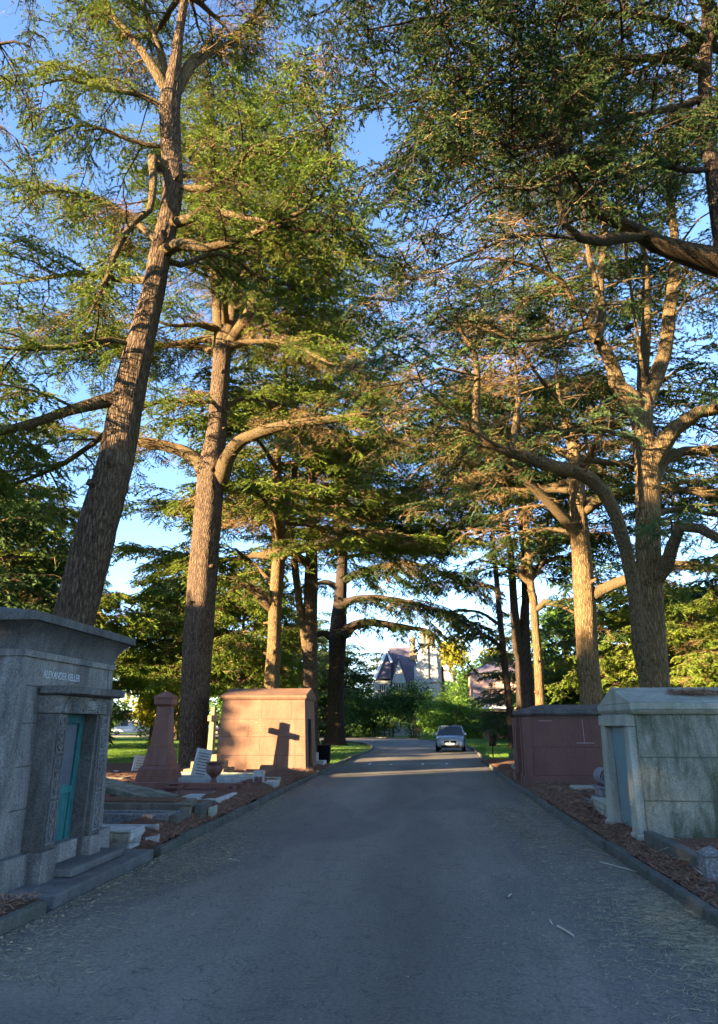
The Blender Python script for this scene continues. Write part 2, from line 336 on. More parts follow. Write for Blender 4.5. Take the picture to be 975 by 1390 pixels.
# ------------------------------------------------------------------ trees
UP = np.array([0, 0, 1.])
def nrm(v): return v/(np.linalg.norm(v, axis=-1, keepdims=True)+1e-9)
class Tree:
    """gathers the trunk, the limbs and the foliage of one tree, then links them as parts"""
    def __init__(s, seed=1, blade=(.085, .024), nb=12, twig=.34, tstep=.14, spacing=.32, dry=.1, needle='needle', trunkmat='bark', fine=True, lod=1.0, bsp=.55, bare=.4, flat=.12, wood='wood'):
        s.q = np.random.default_rng(seed); s.seed = seed; s.TV = []; s.TF = []; s.tn = 0; s.LV = []; s.LF = []; s.ln = 0
        s.limbs = []; s.blade = blade; s.nb = nb; s.twig = twig; s.tstep = tstep; s.spacing = spacing; s.dry = dry; s.needle = needle; s.trunkmat = trunkmat; s.lod = lod; s.bsp = bsp; s.bare = bare; s.flat = flat; s.wood = wood
        s.axis = None
        s.tstep *= .60; s.spacing *= .68; s.nb = int(s.nb*(2.5 if lod <= 1 else 2.1)+.5); s.blade = (s.blade[0]*(.85 if lod <= 1 else 1.0), s.blade[1]*(1.15 if lod <= 1 else 1.15)); s.twig *= 1.15
    def stem(s, P, r, n=26, ridge=.8, flare=0, step=.25):
        A = smoothline(np.c_[P, np.array(r)*.88], step); V, F = tube_mesh(A[:, :3], A[:, 3], n, ridge, s.seed, flare)
        s.TV.append(V); s.TF.append(F+s.tn); s.tn += len(V)
        if s.axis is None: s.axis = A
        return A
    def limb(s, P, r, n=9, wig=.04, fol=.35, sec=1.3, dens=1.0, step=.3, droop=.25, dryf=None, bare=None):
        """fol: where along the limb foliage starts; sec: length of the side branches"""
        bare = s.bare if bare is None else bare
        A = smoothline(np.c_[P, r], step)
        if wig:
            N = len(A); w = np.cumsum(s.q.normal(size=(N, 3)), axis=0); w -= np.linspace(0, 1, N)[:, None]*w[-1]
            L = np.linalg.norm(A[-1, :3]-A[0, :3]); A[:, :3] += w*wig*.35*np.sqrt(L/max(N, 1))
        Lb = np.r_[0, np.cumsum(np.linalg.norm(np.diff(A[:, :3], axis=0), axis=1))]; r0_ = A[0, 3]; A[:, 3] *= (1+.28*np.exp(-Lb/(2.2*r0_+.05)))*(np.clip(.5+Lb/(2.6*r0_+.02), 0, 1) if n >= 8 else 1); A[:, 3] *= 1+.10*np.sin(Lb*2.3+s.ln)*np.sin(Lb*.9+1)
        V, F = tube_mesh(A[:, :3], A[:, 3], n, 1.3 if n > 6 else 0, s.seed+s.ln % 97)
        s.LV.append(V); s.LF.append(F+s.ln); s.ln += len(V)
        if sec > 0:
            s.limbs.append((A[:, :3], fol, sec*.42, dens*1.0, droop, s.dry if dryf is None else dryf, bare))
            s.boughs(A, fol, sec, dens, droop, s.dry if dryf is None else dryf, bare)
        return A
    def stubs(s, z0, z1, n):
        """broken branch stubs and knots on the trunk"""
        A = s.axis
        for i in range(n):
            z = s.q.uniform(z0, z1); j = int(np.argmin(np.abs(A[:, 2]-z))); a = s.q.uniform(0, 6.28); rt = A[j, 3]; d = np.array([math.cos(a), math.sin(a), s.q.uniform(-.1, .5)]); ln = rt+s.q.uniform(.03, .28); r = s.q.uniform(.04, .085)
            P = A[j, :3]+d*np.array([rt*.5, rt*.95, rt*1.05, ln])[:, None]; V, F = tube_mesh(P, np.array([r*2.0, r*1.5, r*1.05, r*.8]), 10, 1.5, s.seed+i); s.TV.append(V); s.TF.append(F+s.tn); s.tn += len(V)
    def boughs(s, A, fol, sec, dens, droop, dryf, bare):
        q = s.q; P = A[:, :3]; Lc = np.r_[0, np.cumsum(np.linalg.norm(np.diff(P, axis=0), axis=1))]; Lt = Lc[-1]
        u = fol*.55+q.uniform(0, .04); sg = q.choice([-1, 1]); T = nrm(np.gradient(P, axis=0))
        while u < .99:
            p = np.array([np.interp(u*Lt, Lc, P[:, k]) for k in range(3)]); t = np.array([np.interp(u*Lt, Lc, T[:, k]) for k in range(3)]); r = float(np.interp(u*Lt, Lc, A[:, 3]))
            u += s.bsp/dens/max(Lt, .5)*q.uniform(.6, 1.4); sg = -sg
            prof = .55+.55*math.sin(min(1, max(0, (u-fol*.5)/(1-fol*.5)))*2.3+.3)
            L = sec*1.75*prof*q.uniform(.6, 1.2); th = t*[1, 1, .35]; th = th/(np.linalg.norm(th)+1e-6) if np.linalg.norm(th) > .05 else np.array([1., 0, 0]); sd = np.cross(th, UP); sd /= np.linalg.norm(sd)+1e-6
            a = R(q.normal(52, 16)); d = th*math.cos(a)+sd*math.sin(a)*sg+UP*q.normal(.08, s.flat); d /= np.linalg.norm(d)
            k = np.linspace(0, 1, 6)[:, None]; bend = q.normal()*.25
            B = p+d*L*k+sd*sg*bend*L*k*k-UP*(droop*(.7+.5*q.random()))*L*k*k+q.normal(size=(6, 3))*L*.03*k
            r0 = min(r*.55, .010+.010*L); V, F = tube_mesh(B, np.linspace(r0, .006, 6), 5); s.LV.append(V); s.LF.append(F+s.ln); s.ln += len(V)
            dead = q.random() < (dryf*.8 if u > fol else 1)
            if not dead or q.random() < bare+.4: s.limbs.append((B, .10, sec*.40*q.uniform(.75, 1.25), dens*1.55, droop, 1.0 if dead else dryf*.3, bare))
    def auto(s, zlo, zhi, n, length, elev=(15, 35), az=None, sec=1.3, dens=1.0, fol=.38, shrink=.55, r0=.022, droop=.25, dryf=None, start_az=0):
        """N limbs up the trunk axis between the two heights, spread by the golden angle"""
        A = s.axis
        n = max(3, int(n*.85)); sec = sec*1.08; dens = dens*1.15
        for i in range(n):
            t = (i+s.q.uniform(0, .8))/n; z = zlo+(zhi-zlo)*t
            j = int(np.argmin(np.abs(A[:, 2]-z))); p = A[j, :3]; rt = A[j, 3]
            a = (start_az+i*2.39996+s.q.normal()*.25) if az is None else R(s.q.uniform(*az))
            L = length*(1-shrink*t)*s.q.uniform(.7, 1.15); e = R(s.q.uniform(*elev))
            dirh = np.array([math.cos(a), math.sin(a), 0])
            k = np.linspace(0, 1, 6); bend = s.q.normal()*.18
            side = np.array([-dirh[1], dirh[0], 0])
            P = p+dirh*(L*k)[:, None]*math.cos(e)+side*(bend*L*k*k)[:, None]+UP*(L*math.sin(e)*(k-.62*k**2))[:, None]+s.q.normal(size=(6, 3))*L*.018*k[:, None]
            rr = min(.62*rt, .016+r0*L)
            s.limb(P, np.linspace(rr, .014, 6), n=7, fol=fol, sec=sec*(1-.35*t), dens=dens, droop=droop, dryf=dryf)
            if L > 3 and s.q.random() < .75:           # a fork half way
                f = s.q.uniform(.35, .55); pf = p+dirh*L*f*math.cos(e)+side*bend*L*f*f+UP*L*math.sin(e)*(f-.62*f*f)
                a2 = a+s.q.choice([-1, 1])*s.q.uniform(.45, .8); d2 = np.array([math.cos(a2), math.sin(a2), .15]); L2 = L*.6
                s.limb(pf+d2*(L2*np.linspace(0, 1, 4))[:, None], np.linspace(rr*.55, .012, 4), n=6, fol=.15, sec=sec*(1-.35*t)*.9, dens=dens, droop=droop, dryf=dryf)
    def foliage(s):
        q = s.q; Ps = []; Ts = []; Ls = []; S = []; Dr = []; Dry = []; Bare = []
        for (P, fol, sec, dens, droop, dry, bare) in s.limbs:
            seg = np.linalg.norm(np.diff(P, axis=0), axis=1); Lc = np.r_[0, np.cumsum(seg)]; Lt = Lc[-1]
            sp = s.spacing/dens; n = max(2, int(Lt/sp)); u = (np.arange(n)+q.uniform(0, 1, n))/n; u = u[u > .06]
            pos = np.stack([np.interp(u*Lt, Lc, P[:, k]) for k in range(3)], -1)
            tan = nrm(np.stack([np.interp(u*Lt, Lc, np.gradient(P[:, k])) for k in range(3)], -1))
            isf = u > fol
            keep = isf | (q.random(len(u)) < bare)
            ln = sec*np.where(isf, .55+.6*np.sin(np.clip((u-fol)/(1-fol), 0, 1)*2.6+.35), .5)*q.uniform(.55, 1.2, len(u))
            Ps.append(pos[keep]); Ts.append(tan[keep]); Ls.append(ln[keep]); S.append(q.choice([-1, 1], keep.sum()))
            Dr.append(np.full(keep.sum(), droop)); Dry.append(np.where(isf[keep], q.random(keep.sum()) < dry, True)); Bare.append(~isf[keep])
            m = 3                                       # a fan at the tip
            Ps.append(np.repeat(P[-1:], m, 0)); Ts.append(np.repeat(nrm(P[-1:]-P[-2:-1]), m, 0)); Ls.append(sec*q.uniform(.4, .8, m)); S.append(np.array([-1., 1., .2])[:m])
            Dr.append(np.full(m, droop)); Dry.append(np.zeros(m, bool)); Bare.append(np.zeros(m, bool))
        P, T, L, S, Dr, Dry, Bare = [np.concatenate(x) for x in (Ps, Ts, Ls, S, Dr, Dry, Bare)]
        Th = T.copy(); Th[:, 2] *= .4; Th = nrm(Th); side = nrm(np.cross(Th, UP))
        ang = np.radians(q.normal(58, 14, len(P))); ang = np.where(np.abs(S) < .5, .2, ang)
        D = Th*np.cos(ang)[:, None]+side*(np.sin(ang)*S)[:, None]; D[:, 2] += q.normal(.05, s.flat, len(P)); D = nrm(D)
        def pt(Pi, Di, Li, Dri, u): return Pi+Di*(Li*u)[:, None]-UP*(Dri*Li*u*u)[:, None]
        # side branches as three-sided tubes, 3 pieces long
        M_ = len(P); us = [0, .35, .7, 1.0]; rad = np.array([.016, .011, .007, .003])*(1 if s.lod <= 1 else 1.3)
        sd = nrm(np.cross(D, UP)); V = []
        wob = q.normal(size=(M_, 3))*.06*L[:, None]
        for k, u in enumerate(us):
            c = pt(P, D, L, Dr, np.full(M_, u))+wob*math.sin(u*3.1)
            for a in range(3):
                an = a*2.094; V.append(c+(sd*math.cos(an)+UP*math.sin(an))*rad[k]*(1+.3*(L[:, None] > 1)))
        V = np.stack(V, 1).reshape(-1, 3); F = []
        for k in range(3):
            for a in range(3): b = (a+1) % 3; F.append([k*3+a, k*3+b, k*3+3+b, k*3+3+a])
        F = (np.arange(M_)[:, None, None]*12+np.array(F)[None]).reshape(-1, 4)
        # twigs
        K = np.maximum(2, (L/s.tstep).astype(int)); K = np.where(Bare, np.maximum(1, K//2), K); idx = np.repeat(np.arange(M_), K); off = np.concatenate([np.arange(k) for k in K])
        u = (off+.4+q.uniform(0, .5, len(idx)))/K[idx]; u = .05+.95*u
        tp = pt(P[idx], D[idx], L[idx], Dr[idx], u)+wob[idx]*np.sin(u*3.1)[:, None]
        sg = np.where(off % 2, 1., -1.); Dt = D[idx].copy(); Dt[:, 2] -= 2*Dr[idx]*u*.5; Dt = nrm(Dt); st = nrm(np.cross(Dt, UP))
        a2 = np.radians(q.normal(50, 15, len(idx))); td = Dt*np.cos(a2)[:, None]+st*(np.sin(a2)*sg)[:, None]; td[:, 2] += q.normal(-.12-Dr[idx]*.9, .22); td = nrm(td)
        tl = s.twig*(1.1-.55*u)*q.uniform(.6, 1.25, len(idx)); tdry = Dry[idx]
        # twig line: one slim triangle
        pr = nrm(np.cross(td, q.normal(size=td.shape)))*(.0045*max(1, s.lod))
        TV = np.stack([tp-pr, tp+pr, tp+td*tl[:, None]], 1).reshape(-1, 3)
        # blades
        def blades(sel, nb, bl, bw, spread, upb):
            ii = np.repeat(np.nonzero(sel)[0], nb); n = len(ii); uu = q.uniform(.08, 1.05, n)
            b = tp[ii]+td[ii]*(tl[ii]*uu)[:, None]-UP*(.12*tl[ii]*uu*uu)[:, None]
            r = q.normal(size=(n, 3)); r[:, 2] = r[:, 2]*.45+upb; dd = nrm(td[ii]*q.uniform(.3, 1.1, n)[:, None]+r*spread)
            w = nrm(np.cross(dd, q.normal(size=(n, 3))))*bw*q.uniform(.6, 1.2, n)[:, None]; ll = bl*q.uniform(.55, 1.3, n)[:, None]
            c = b+q.normal(size=(n, 3))*.012
            return np.stack([c-w*.5, c+w*.5, c+dd*ll], 1).reshape(-1, 3)
        G = blades(~tdry, s.nb, s.blade[0], s.blade[1], .30, .05)
        Bv = blades(tdry & (q.random(len(tdry)) < .9), 9, s.blade[0]*2.6, s.blade[1]*.32, .5, -.1)
        W3 = np.vstack([TV, Bv]) 
        return V, F, G, W3
    def finish(s, name, loc, label, group=None, cat='tree'):
        root = empty(name, loc, label, cat, group)
        rawmesh('trunk', np.vstack(s.TV), np.vstack(s.TF), M[s.trunkmat], root, smooth=True)
        V, F, G, W3 = s.foliage()
        lf = [np.vstack(s.LF)] if s.LF else []; lv = [np.vstack(s.LV)] if s.LV else []
        LV = np.vstack(lv+[V]); LF = np.vstack(lf+[F+s.ln]); rawmesh('branches', LV, LF, M[s.wood], root, smooth=True)
        n1 = len(G)//3; n2 = len(W3)//3
        rawmesh('crown', np.vstack([G, W3]), np.arange((n1+n2)*3, dtype=np.int32).reshape(-1, 3), [M[s.needle], M['dry']], root, mi=np.r_[np.zeros(n1, int), np.ones(n2, int)])
        s.count = (n1+n2, len(LF)); print('TREE', name, s.count)
        return root

def trace(pts, D0, D1=None, wscale=1.0):
    """traced limb: (px, py, width in px) along the photograph, its distance going from D0 to D1"""
    D1 = D0 if D1 is None else D1; n = len(pts); P = []; r = []
    for i, (x, y, w) in enumerate(pts):
        D = D0+(D1-D0)*i/(n-1); P.append(at(x, y, D)); r.append(w/2*wid(x, y, D)*wscale)
    return np.array(P), np.array(r)
def extend_top(P, r, z, dx=0, dy=0, rt=.03):
    return np.vstack([P, P[-1]+np.array([dx*.5, dy*.5, (z-P[-1][2])*.5]), np.array([P[-1][0]+dx, P[-1][1]+dy, z])]), np.r_[r, (r[-1]+rt)*.5, rt]
def ground_start(P, r, dz=.2):
    g = P[0]+(P[0]-P[1])*((P[0][2]+dz)/max(.1, (P[1][2]-P[0][2]))); return np.vstack([[g[0], g[1], -dz], P]), np.r_[r[0]*1.12, r]
# --- the nine cedars whose trunks one can tell apart; each begins with its traced trunk
GRP_L, GRP_R = 'cedars lining the left of the road', 'cedars lining the right of the road'
def cedar_lean():
    D = 11.5; t = Tree(11, flat=.2, nb=12, twig=.36, needle='needle', dry=.10, trunkmat='bark', spacing=.27, bsp=.42, blade=(.07, .02))
    P, r = trace([(107, 817, 60), (137, 701, 56), (158, 626, 51), (172, 551, 47), (190, 470, 40), (208, 400, 33), (217, 350, 31), (229, 300, 29), (236, 251, 28), (233, 200, 29), (231, 150, 30), (234, 122, 27), (237, 100, 20), (243, 50, 13), (252, -10, 11), (262, -90, 7)], D)
    P, r = ground_start(P, r)
    t.stem(P, r, n=44, flare=.3)
    f = at(234, 122, D)
    def L(pts, D1, fol=.4, sec=1.0, dens=1.0, n=10, **k):
        P, r = trace(pts, D, D1); return t.limb(P, r, n=n, fol=fol, sec=sec, dens=dens, **k)
    L([(230, 135, 15), (219, 110, 13), (191, 65, 11), (150, 10, 9), (120, -60, 6), (90, -140, 2)], D-.5, .3)
    L([(236, 130, 16), (256, 90, 15), (281, 70, 12), (312, 58, 8), (345, 20, 5), (380, -60, 2)], D+1.5, .4)
    L([(232, 125, 12), (215, 60, 8), (196, 0, 6), (190, -90, 2)], D+1, .3)
    L([(228, 150, 8), (190, 128, 7), (140, 122, 6), (95, 108, 4), (40, 118, 2)], D-.8, .25, .9, droop=.75, dens=1.3)
    L([(230, 236, 17), (218, 224, 15), (208, 214, 13), (209, 250, 10), (204, 285, 9), (183, 302, 9), (164, 330, 8), (140, 390, 7), (120, 430, 3)], D-1.2, .6, .7, n=9)
    L([(240, 254, 10), (276, 257, 10), (305, 248, 8), (322, 225, 7), (345, 200, 5), (420, 180, 2)], D-1.0, .35)
    L([(222, 305, 14), (256, 298, 12), (284, 281, 11), (310, 292, 9), (350, 300, 7), (410, 312, 5), (480, 312, 2)], D-1.5, .45)
    L([(212, 345, 16), (240, 331, 15), (282, 335, 12), (330, 322, 9), (370, 303, 7), (420, 280, 6), (447, 240, 5), (440, 180, 3), (400, 90, 1)], D-2.5, .35, .9)
    L([(216, 352, 14), (245, 360, 8), (300, 345, 6), (360, 380, 5), (440, 390, 2)], D+1.8, .3)
    L([(176, 533, 18), (150, 541, 17), (110, 552, 15), (60, 568, 13), (10, 582, 12), (-60, 590, 9), (-150, 580, 3)], D-1.0, .25, 1.2)
    L([(187, 470, 9), (150, 462, 8), (100, 470, 7), (40, 473, 6), (-40, 470, 2)], D-1.5, .25, 1.0)
    L([(210, 380, 10), (160, 378, 7), (100, 372, 6), (40, 380, 4), (-30, 390, 2)], D+1.5, .2, 1.1)
    L([(216, 330, 9), (170, 290, 7), (120, 265, 5), (60, 262, 3), (15, 300, 1)], D+2.2, .25, 1.0)
    L([(170, 560, 8), (130, 600, 7), (85, 630, 6), (40, 650, 5), (-20, 668, 2)], D+1.5, .3, 1.0)
    L([(226, 200, 8), (180, 190, 5), (120, 170, 4), (70, 180, 2)], D-.4, .3, 1.0, droop=.7)
    t.stubs(5, 14, 12)
    t.axis = smoothline(np.c_[np.vstack([P[-2:], [f+[.2, 0, 6]]]), np.array([.2, .2, .05])], .3)
    t.auto(15, 20.5, 9, 4.2, (5, 35), sec=1.2, dens=1.0)
    return t.finish('cedar_tree', (P[0][0], P[0][1], 0), 'leaning cedar rising from behind the grey granite mausoleum, dark lower trunk', GRP_L)
def cedar_second():
    D = 25; t = Tree(12, nb=10, twig=.42, tstep=.17, spacing=.36, blade=(.10, .030), dry=.16)
    P, r = trace([(262, 1040, 42), (265, 950, 42), (269, 880, 43), (276, 780, 42), (284, 690, 40), (288, 640, 38), (295, 580, 28), (299, 520, 27), (303, 470, 25), (305, 452, 18), (307, 436, 5)], D)
    P, r = ground_start(P, r); t.stem(P, r, n=34, flare=.12)
    def L(pts, D1, fol=.35, sec=1.5, dens=1.0, n=9, **k):
        P, r = trace(pts, D, D1); return t.limb(P, r, n=n, fol=fol, sec=sec, dens=dens, step=.4, **k)
    L([(303, 485, 22), (297, 440, 15), (293, 380, 13), (290, 300, 10), (285, 200, 7), (280, 90, 3)], D, .25, 1.8)
    L([(304, 480, 22), (315, 440, 17), (320, 400, 14), (328, 330, 12), (335, 250, 9), (345, 120, 4)], D+1, .25, 1.8)
    L([(306, 478, 18), (335, 430, 14), (350, 380, 12), (352, 300, 8), (370, 210, 3)], D-1, .3, 1.8)
    L([(284, 660, 20), (270, 628, 19), (245, 611, 17), (205, 601, 14), (165, 597, 11), (110, 585, 6), (60, 590, 2)], D+2, .4, 1.6)
    L([(297, 660, 24), (310, 622, 20), (325, 601, 17), (345, 591, 14), (390, 577, 12), (440, 571, 10), (500, 563, 8), (560, 557, 5), (620, 560, 2)], D-4, .45, 1.4, dryf=.6)
    L([(300, 485, 12), (270, 472, 9), (220, 470, 7), (170, 480, 3)], D+3, .3)
    L([(306, 470, 10), (350, 462, 8), (400, 470, 6), (450, 492, 4), (520, 500, 2)], D-3, .3, dryf=.5)
    L([(303, 450, 11), (270, 440, 8), (230, 442, 5), (180, 420, 2)], D-2, .3)
    L([(318, 420, 10), (360, 400, 8), (420, 395, 6), (480, 402, 4), (540, 410, 2)], D+2, .3, dryf=.5)
    L([(318, 400, 10), (350, 350, 8), (400, 330, 6), (470, 345, 4), (540, 350, 2)], D-4, .25)
    L([(300, 560, 7), (330, 540, 6), (380, 548, 5), (430, 560, 3)], D+3, .3)
    L([(297, 545, 6), (270, 546, 5), (220, 545, 4), (180, 560, 2)], D-3, .3)
    t.stubs(3, 16, 14)
    A = t.axis = smoothline(np.c_[np.array([at(303, 470, D), at(310, 400, D), at(325, 250, D), at(335, 120, D)]), [.3, .25, .18, .08]], .4)
    t.auto(17, 31, 24, 7.8, (8, 38), sec=1.7, dens=.95)
    return t.finish('cedar_tree', (P[0][0], P[0][1], 0), 'tall straight cedar behind the tapered red obelisk, forking into two big limbs', GRP_L)
def cedar_generic(seed, D, trunk, limbs, autos, label, group, **kw):
    kk = dict(nb=9, twig=.5, tstep=.22, spacing=.45, blade=(.14, .042), dry=.14, lod=1.5, bsp=.8, trunkmat='bark'); top = kw.pop('top', None); nn = kw.pop('n', 22); fl = kw.pop('flare', .25); kk.update(kw)
    t = Tree(seed, **kk)
    P, r = trace(trunk, D); base = P[0].copy(); P, r = ground_start(P, r)
    if top: P, r = extend_top(P, r, top, .3, .2)
    t.stem(P, r, n=nn, flare=fl, step=.4)
    t.stubs(2.5, 12, 9)
    for l in limbs:
        pts, D1, o = l[0], l[1], (l[2] if len(l) > 2 else {})
        Pl, rl = trace(pts, o.pop('D0', D), D1); t.limb(Pl, rl, **{**dict(n=8, fol=.35, sec=1.6, dens=1.0, step=.5), **o})
    for a in autos: t.auto(*a[0], **a[1])
    return t.finish('cedar_tree', (P[0][0], P[0][1], 0), label, group)
BUILD_TREES = globals().get('BUILD_TREES', True)
if BUILD_TREES:
    cedar_lean(); cedar_second()
    cedar_generic(13, 33, [(368, 940, 25), (372, 880, 22), (374, 820, 21), (379, 745, 20), (379, 690, 18), (376, 640, 14), (380, 590, 11)],
        [([(370, 830, 13), (350, 805, 12), (325, 790, 9), (295, 785, 6), (250, 770, 2)], 31, dict(fol=.4)),
         ([(380, 740, 10), (360, 700, 9), (340, 680, 7), (310, 660, 3)], 30), ([(380, 720, 12), (395, 680, 10), (400, 640, 8), (410, 560, 3)], 34),
         ([(380, 760, 8), (410, 740, 6), (450, 735, 3)], 29), ([(376, 800, 7), (350, 770, 5), (320, 745, 3)], 35)],
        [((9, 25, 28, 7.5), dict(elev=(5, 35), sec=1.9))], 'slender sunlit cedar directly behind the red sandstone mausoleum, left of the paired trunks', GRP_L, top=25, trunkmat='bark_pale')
    cedar_generic(14, 38, [(421, 940, 24), (421, 880, 22), (422, 800, 21), (423, 740, 18), (424, 680, 16), (425, 620, 12)],
        [([(420, 890, 15), (408, 830, 12), (402, 780, 10), (396, 730, 6), (385, 680, 3)], 37, dict(fol=.6)),
         ([(421, 770, 12), (405, 755, 9), (380, 748, 5), (350, 745, 2)], 35), ([(424, 690, 10), (450, 680, 9), (490, 690, 7), (540, 690, 3)], 34, dict(dryf=.3)),
         ([(424, 720, 9), (450, 718, 7), (500, 720, 6), (560, 728, 3)], 33, dict(dryf=.55))],
        [((12, 27, 26, 8), dict(elev=(0, 35), sec=2.0, dryf=.25))], 'thick reddish cedar with a second stem, right of the slender sunlit cedar', GRP_L, top=28, spacing=.58)
    cedar_generic(15, 57, [(455, 1004, 32), (456, 960, 27), (457, 900, 25), (459, 860, 27), (463, 800, 19), (466, 740, 15), (468, 690, 11)],
        [([(460, 868, 16), (475, 852, 14), (500, 845, 11), (530, 848, 9), (560, 852, 7), (585, 858, 5), (600, 880, 2)], 53, dict(fol=.2, sec=1.5, dens=1.1, droop=.4)),
         ([(462, 820, 11), (490, 812, 9), (540, 815, 7), (590, 828, 5), (640, 850, 2)], 50, dict(fol=.2, sec=2.3, dens=1.2, droop=.55)),
         ([(456, 868, 12), (440, 860, 9), (415, 862, 6), (385, 850, 2)], 57, dict(fol=.4, sec=2)),
         ([(464, 790, 9), (500, 772, 8), (560, 765, 6), (630, 790, 2)], 52, dict(fol=.15, sec=2.5, dens=1.2, droop=.5)),
         ([(462, 800, 9), (440, 790, 7), (415, 800, 3)], 60, dict(sec=2)),
         ([(466, 750, 8), (500, 720, 7), (560, 720, 5), (620, 735, 2)], 56, dict(sec=2.4))],
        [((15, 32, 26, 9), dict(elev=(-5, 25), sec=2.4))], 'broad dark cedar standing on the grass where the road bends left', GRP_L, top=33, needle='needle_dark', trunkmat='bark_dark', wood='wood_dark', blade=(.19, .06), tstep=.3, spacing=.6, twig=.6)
    # right row
    D = 16
    cedar_generic(21, D, [(889, 935, 45), (886, 870, 40), (883, 800, 38), (880, 740, 38), (879, 650, 37), (874, 600, 34), (872, 565, 30), (873, 540, 21), (874, 518, 6)],
        [([(868, 580, 24), (855, 540, 22), (838, 524, 21), (828, 490, 18), (812, 462, 16), (797, 440, 13), (812, 400, 9), (800, 350, 7), (790, 270, 3)], 15, dict(n=14, fol=.6, sec=1.3, dens=.9)),
         ([(812, 465, 14), (818, 430, 12), (815, 380, 10), (822, 300, 8), (815, 200, 3)], 17, dict(n=10, fol=.45, D0=15.3)),
         ([(875, 575, 26), (880, 540, 23), (902, 480, 18), (910, 410, 15), (914, 330, 12), (905, 220, 8), (915, 100, 3)], 16.5, dict(n=14, fol=.4)),
         ([(876, 560, 20), (874, 500, 14), (879, 440, 12), (876, 360, 8), (862, 250, 3)], 18, dict(n=10, fol=.4)),
         ([(884, 640, 24), (893, 615, 22), (915, 583, 20), (948, 561, 18), (990, 553, 16), (1060, 530, 10), (1130, 500, 3)], 15, dict(n=14, fol=.5)),
         ([(884, 660, 18), (900, 628, 15), (930, 614, 12), (985, 612, 10), (1050, 600, 4)], 18, dict(n=10)),
         ([(886, 800, 16), (904, 770, 16), (914, 740, 16), (925, 714, 15), (950, 716, 14), (990, 738, 12), (1050, 760, 6)], 14, dict(n=12, fol=.6)),
         ([(878, 945, 17), (868, 880, 17), (863, 817, 18), (852, 755, 19), (837, 701, 19), (820, 668, 18), (800, 648, 18), (781, 641, 18), (736, 628, 17), (696, 614, 16), (662, 603, 14), (646, 580, 13), (646, 545, 11), (648, 510, 9), (645, 480, 7), (628, 452, 4), (600, 430, 2)], 12.5, dict(n=18, fol=.82, sec=1.1, wig=.02, bare=.12, dryf=.5, D0=15.4)),
         ([(694, 612, 9), (700, 575, 9), (703, 545, 7), (700, 505, 4), (696, 440, 2)], 13.5, dict(fol=.4, D0=13.3, dryf=.8, sec=.9)),
         ([(656, 600, 5), (620, 560, 4), (580, 540, 3), (530, 545, 1)], 12.5, dict(fol=.1, D0=13, dryf=.7)),
         ([(648, 510, 5), (600, 500, 4), (550, 520, 3), (480, 530, 1)], 12, dict(fol=.1, D0=12.9, dryf=.85)),
         ([(872, 600, 9), (840, 590, 8), (800, 582, 6), (740, 590, 3)], 14, dict(fol=.4, dryf=.7)),
         ([(790, 430, 9), (760, 380, 7), (720, 360, 5), (660, 350, 3), (600, 360, 1)], 13.5, dict(fol=.25, D0=15.2, dryf=.7)),
         ([(815, 440, 9), (760, 455, 7), (700, 462, 6), (640, 440, 3), (590, 450, 1)], 13.5, dict(fol=.2, D0=15.2, dryf=.6)),
         ([(880, 700, 9), (920, 690, 8), (980, 700, 5), (1040, 700, 2)], 19, dict(fol=.3))],
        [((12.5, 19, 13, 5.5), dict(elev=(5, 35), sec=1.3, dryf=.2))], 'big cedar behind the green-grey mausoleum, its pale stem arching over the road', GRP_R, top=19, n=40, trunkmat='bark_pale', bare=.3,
        nb=11, twig=.38, tstep=.17, spacing=.42, blade=(.08, .024), lod=1, needle='needle_blue')
    cedar_generic(22, 24, [(803, 955, 34), (798, 900, 31), (794, 817, 31), (790, 760, 28), (787, 727, 27), (785, 681, 24), (781, 636, 20), (776, 591, 16), (762, 550, 11), (757, 520, 4)],
        [([(784, 735, 15), (770, 711, 14), (746, 686, 13), (716, 656, 11), (696, 635, 10), (678, 612, 6), (650, 590, 2)], 21, dict(n=10, fol=.55, dryf=.5)),
         ([(790, 700, 14), (808, 682, 13), (830, 671, 12), (867, 661, 11), (920, 664, 10), (985, 675, 6)], 22, dict(n=10)),
         ([(798, 815, 16), (815, 801, 15), (840, 790, 14), (867, 782, 13), (917, 767, 12), (985, 775, 8), (1040, 770, 3)], 23, dict(n=12, fol=.5)),
         ([(780, 610, 12), (800, 605, 11), (840, 602, 9), (890, 590, 4)], 26), ([(786, 730, 9), (760, 720, 7), (720, 720, 5), (680, 730, 2)], 26),
         ([(778, 600, 9), (750, 580, 7), (710, 575, 5), (660, 590, 2)], 21), ([(784, 650, 8), (745, 660, 7), (700, 665, 5), (640, 650, 2)], 27)],
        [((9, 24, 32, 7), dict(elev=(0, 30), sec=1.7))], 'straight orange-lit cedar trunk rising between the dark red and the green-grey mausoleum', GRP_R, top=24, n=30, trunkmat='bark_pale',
        nb=9, twig=.44, tstep=.20, spacing=.46, blade=(.11, .034), needle='needle_dark')
    cedar_generic(23, 50, [(697, 1014, 15), (692, 960, 11), (685, 900, 10), (678, 830, 9), (673, 770, 8), (668, 710, 6)],
        [([(680, 850, 5), (650, 830, 4), (610, 830, 2)], 48  , dict(fol=.3, sec=1.2)), ([(686, 880, 5), (650, 860, 4), (620, 866, 2)], 52, dict(fol=.3, sec=1.2)), ([(676, 800, 5), (640, 790, 4), (600, 790, 2)], 50, dict(fol=.2, sec=1.5))],
        [((16, 27, 15, 5.0), dict(elev=(-5, 25), sec=1.7))], 'thin slightly leaning cedar trunk farthest along the right edge of the road', GRP_R, top=28, needle='needle_dark', trunkmat='bark_dark', wood='wood_dark', blade=(.19, .06), tstep=.3, spacing=.6, twig=.6, flare=.1)
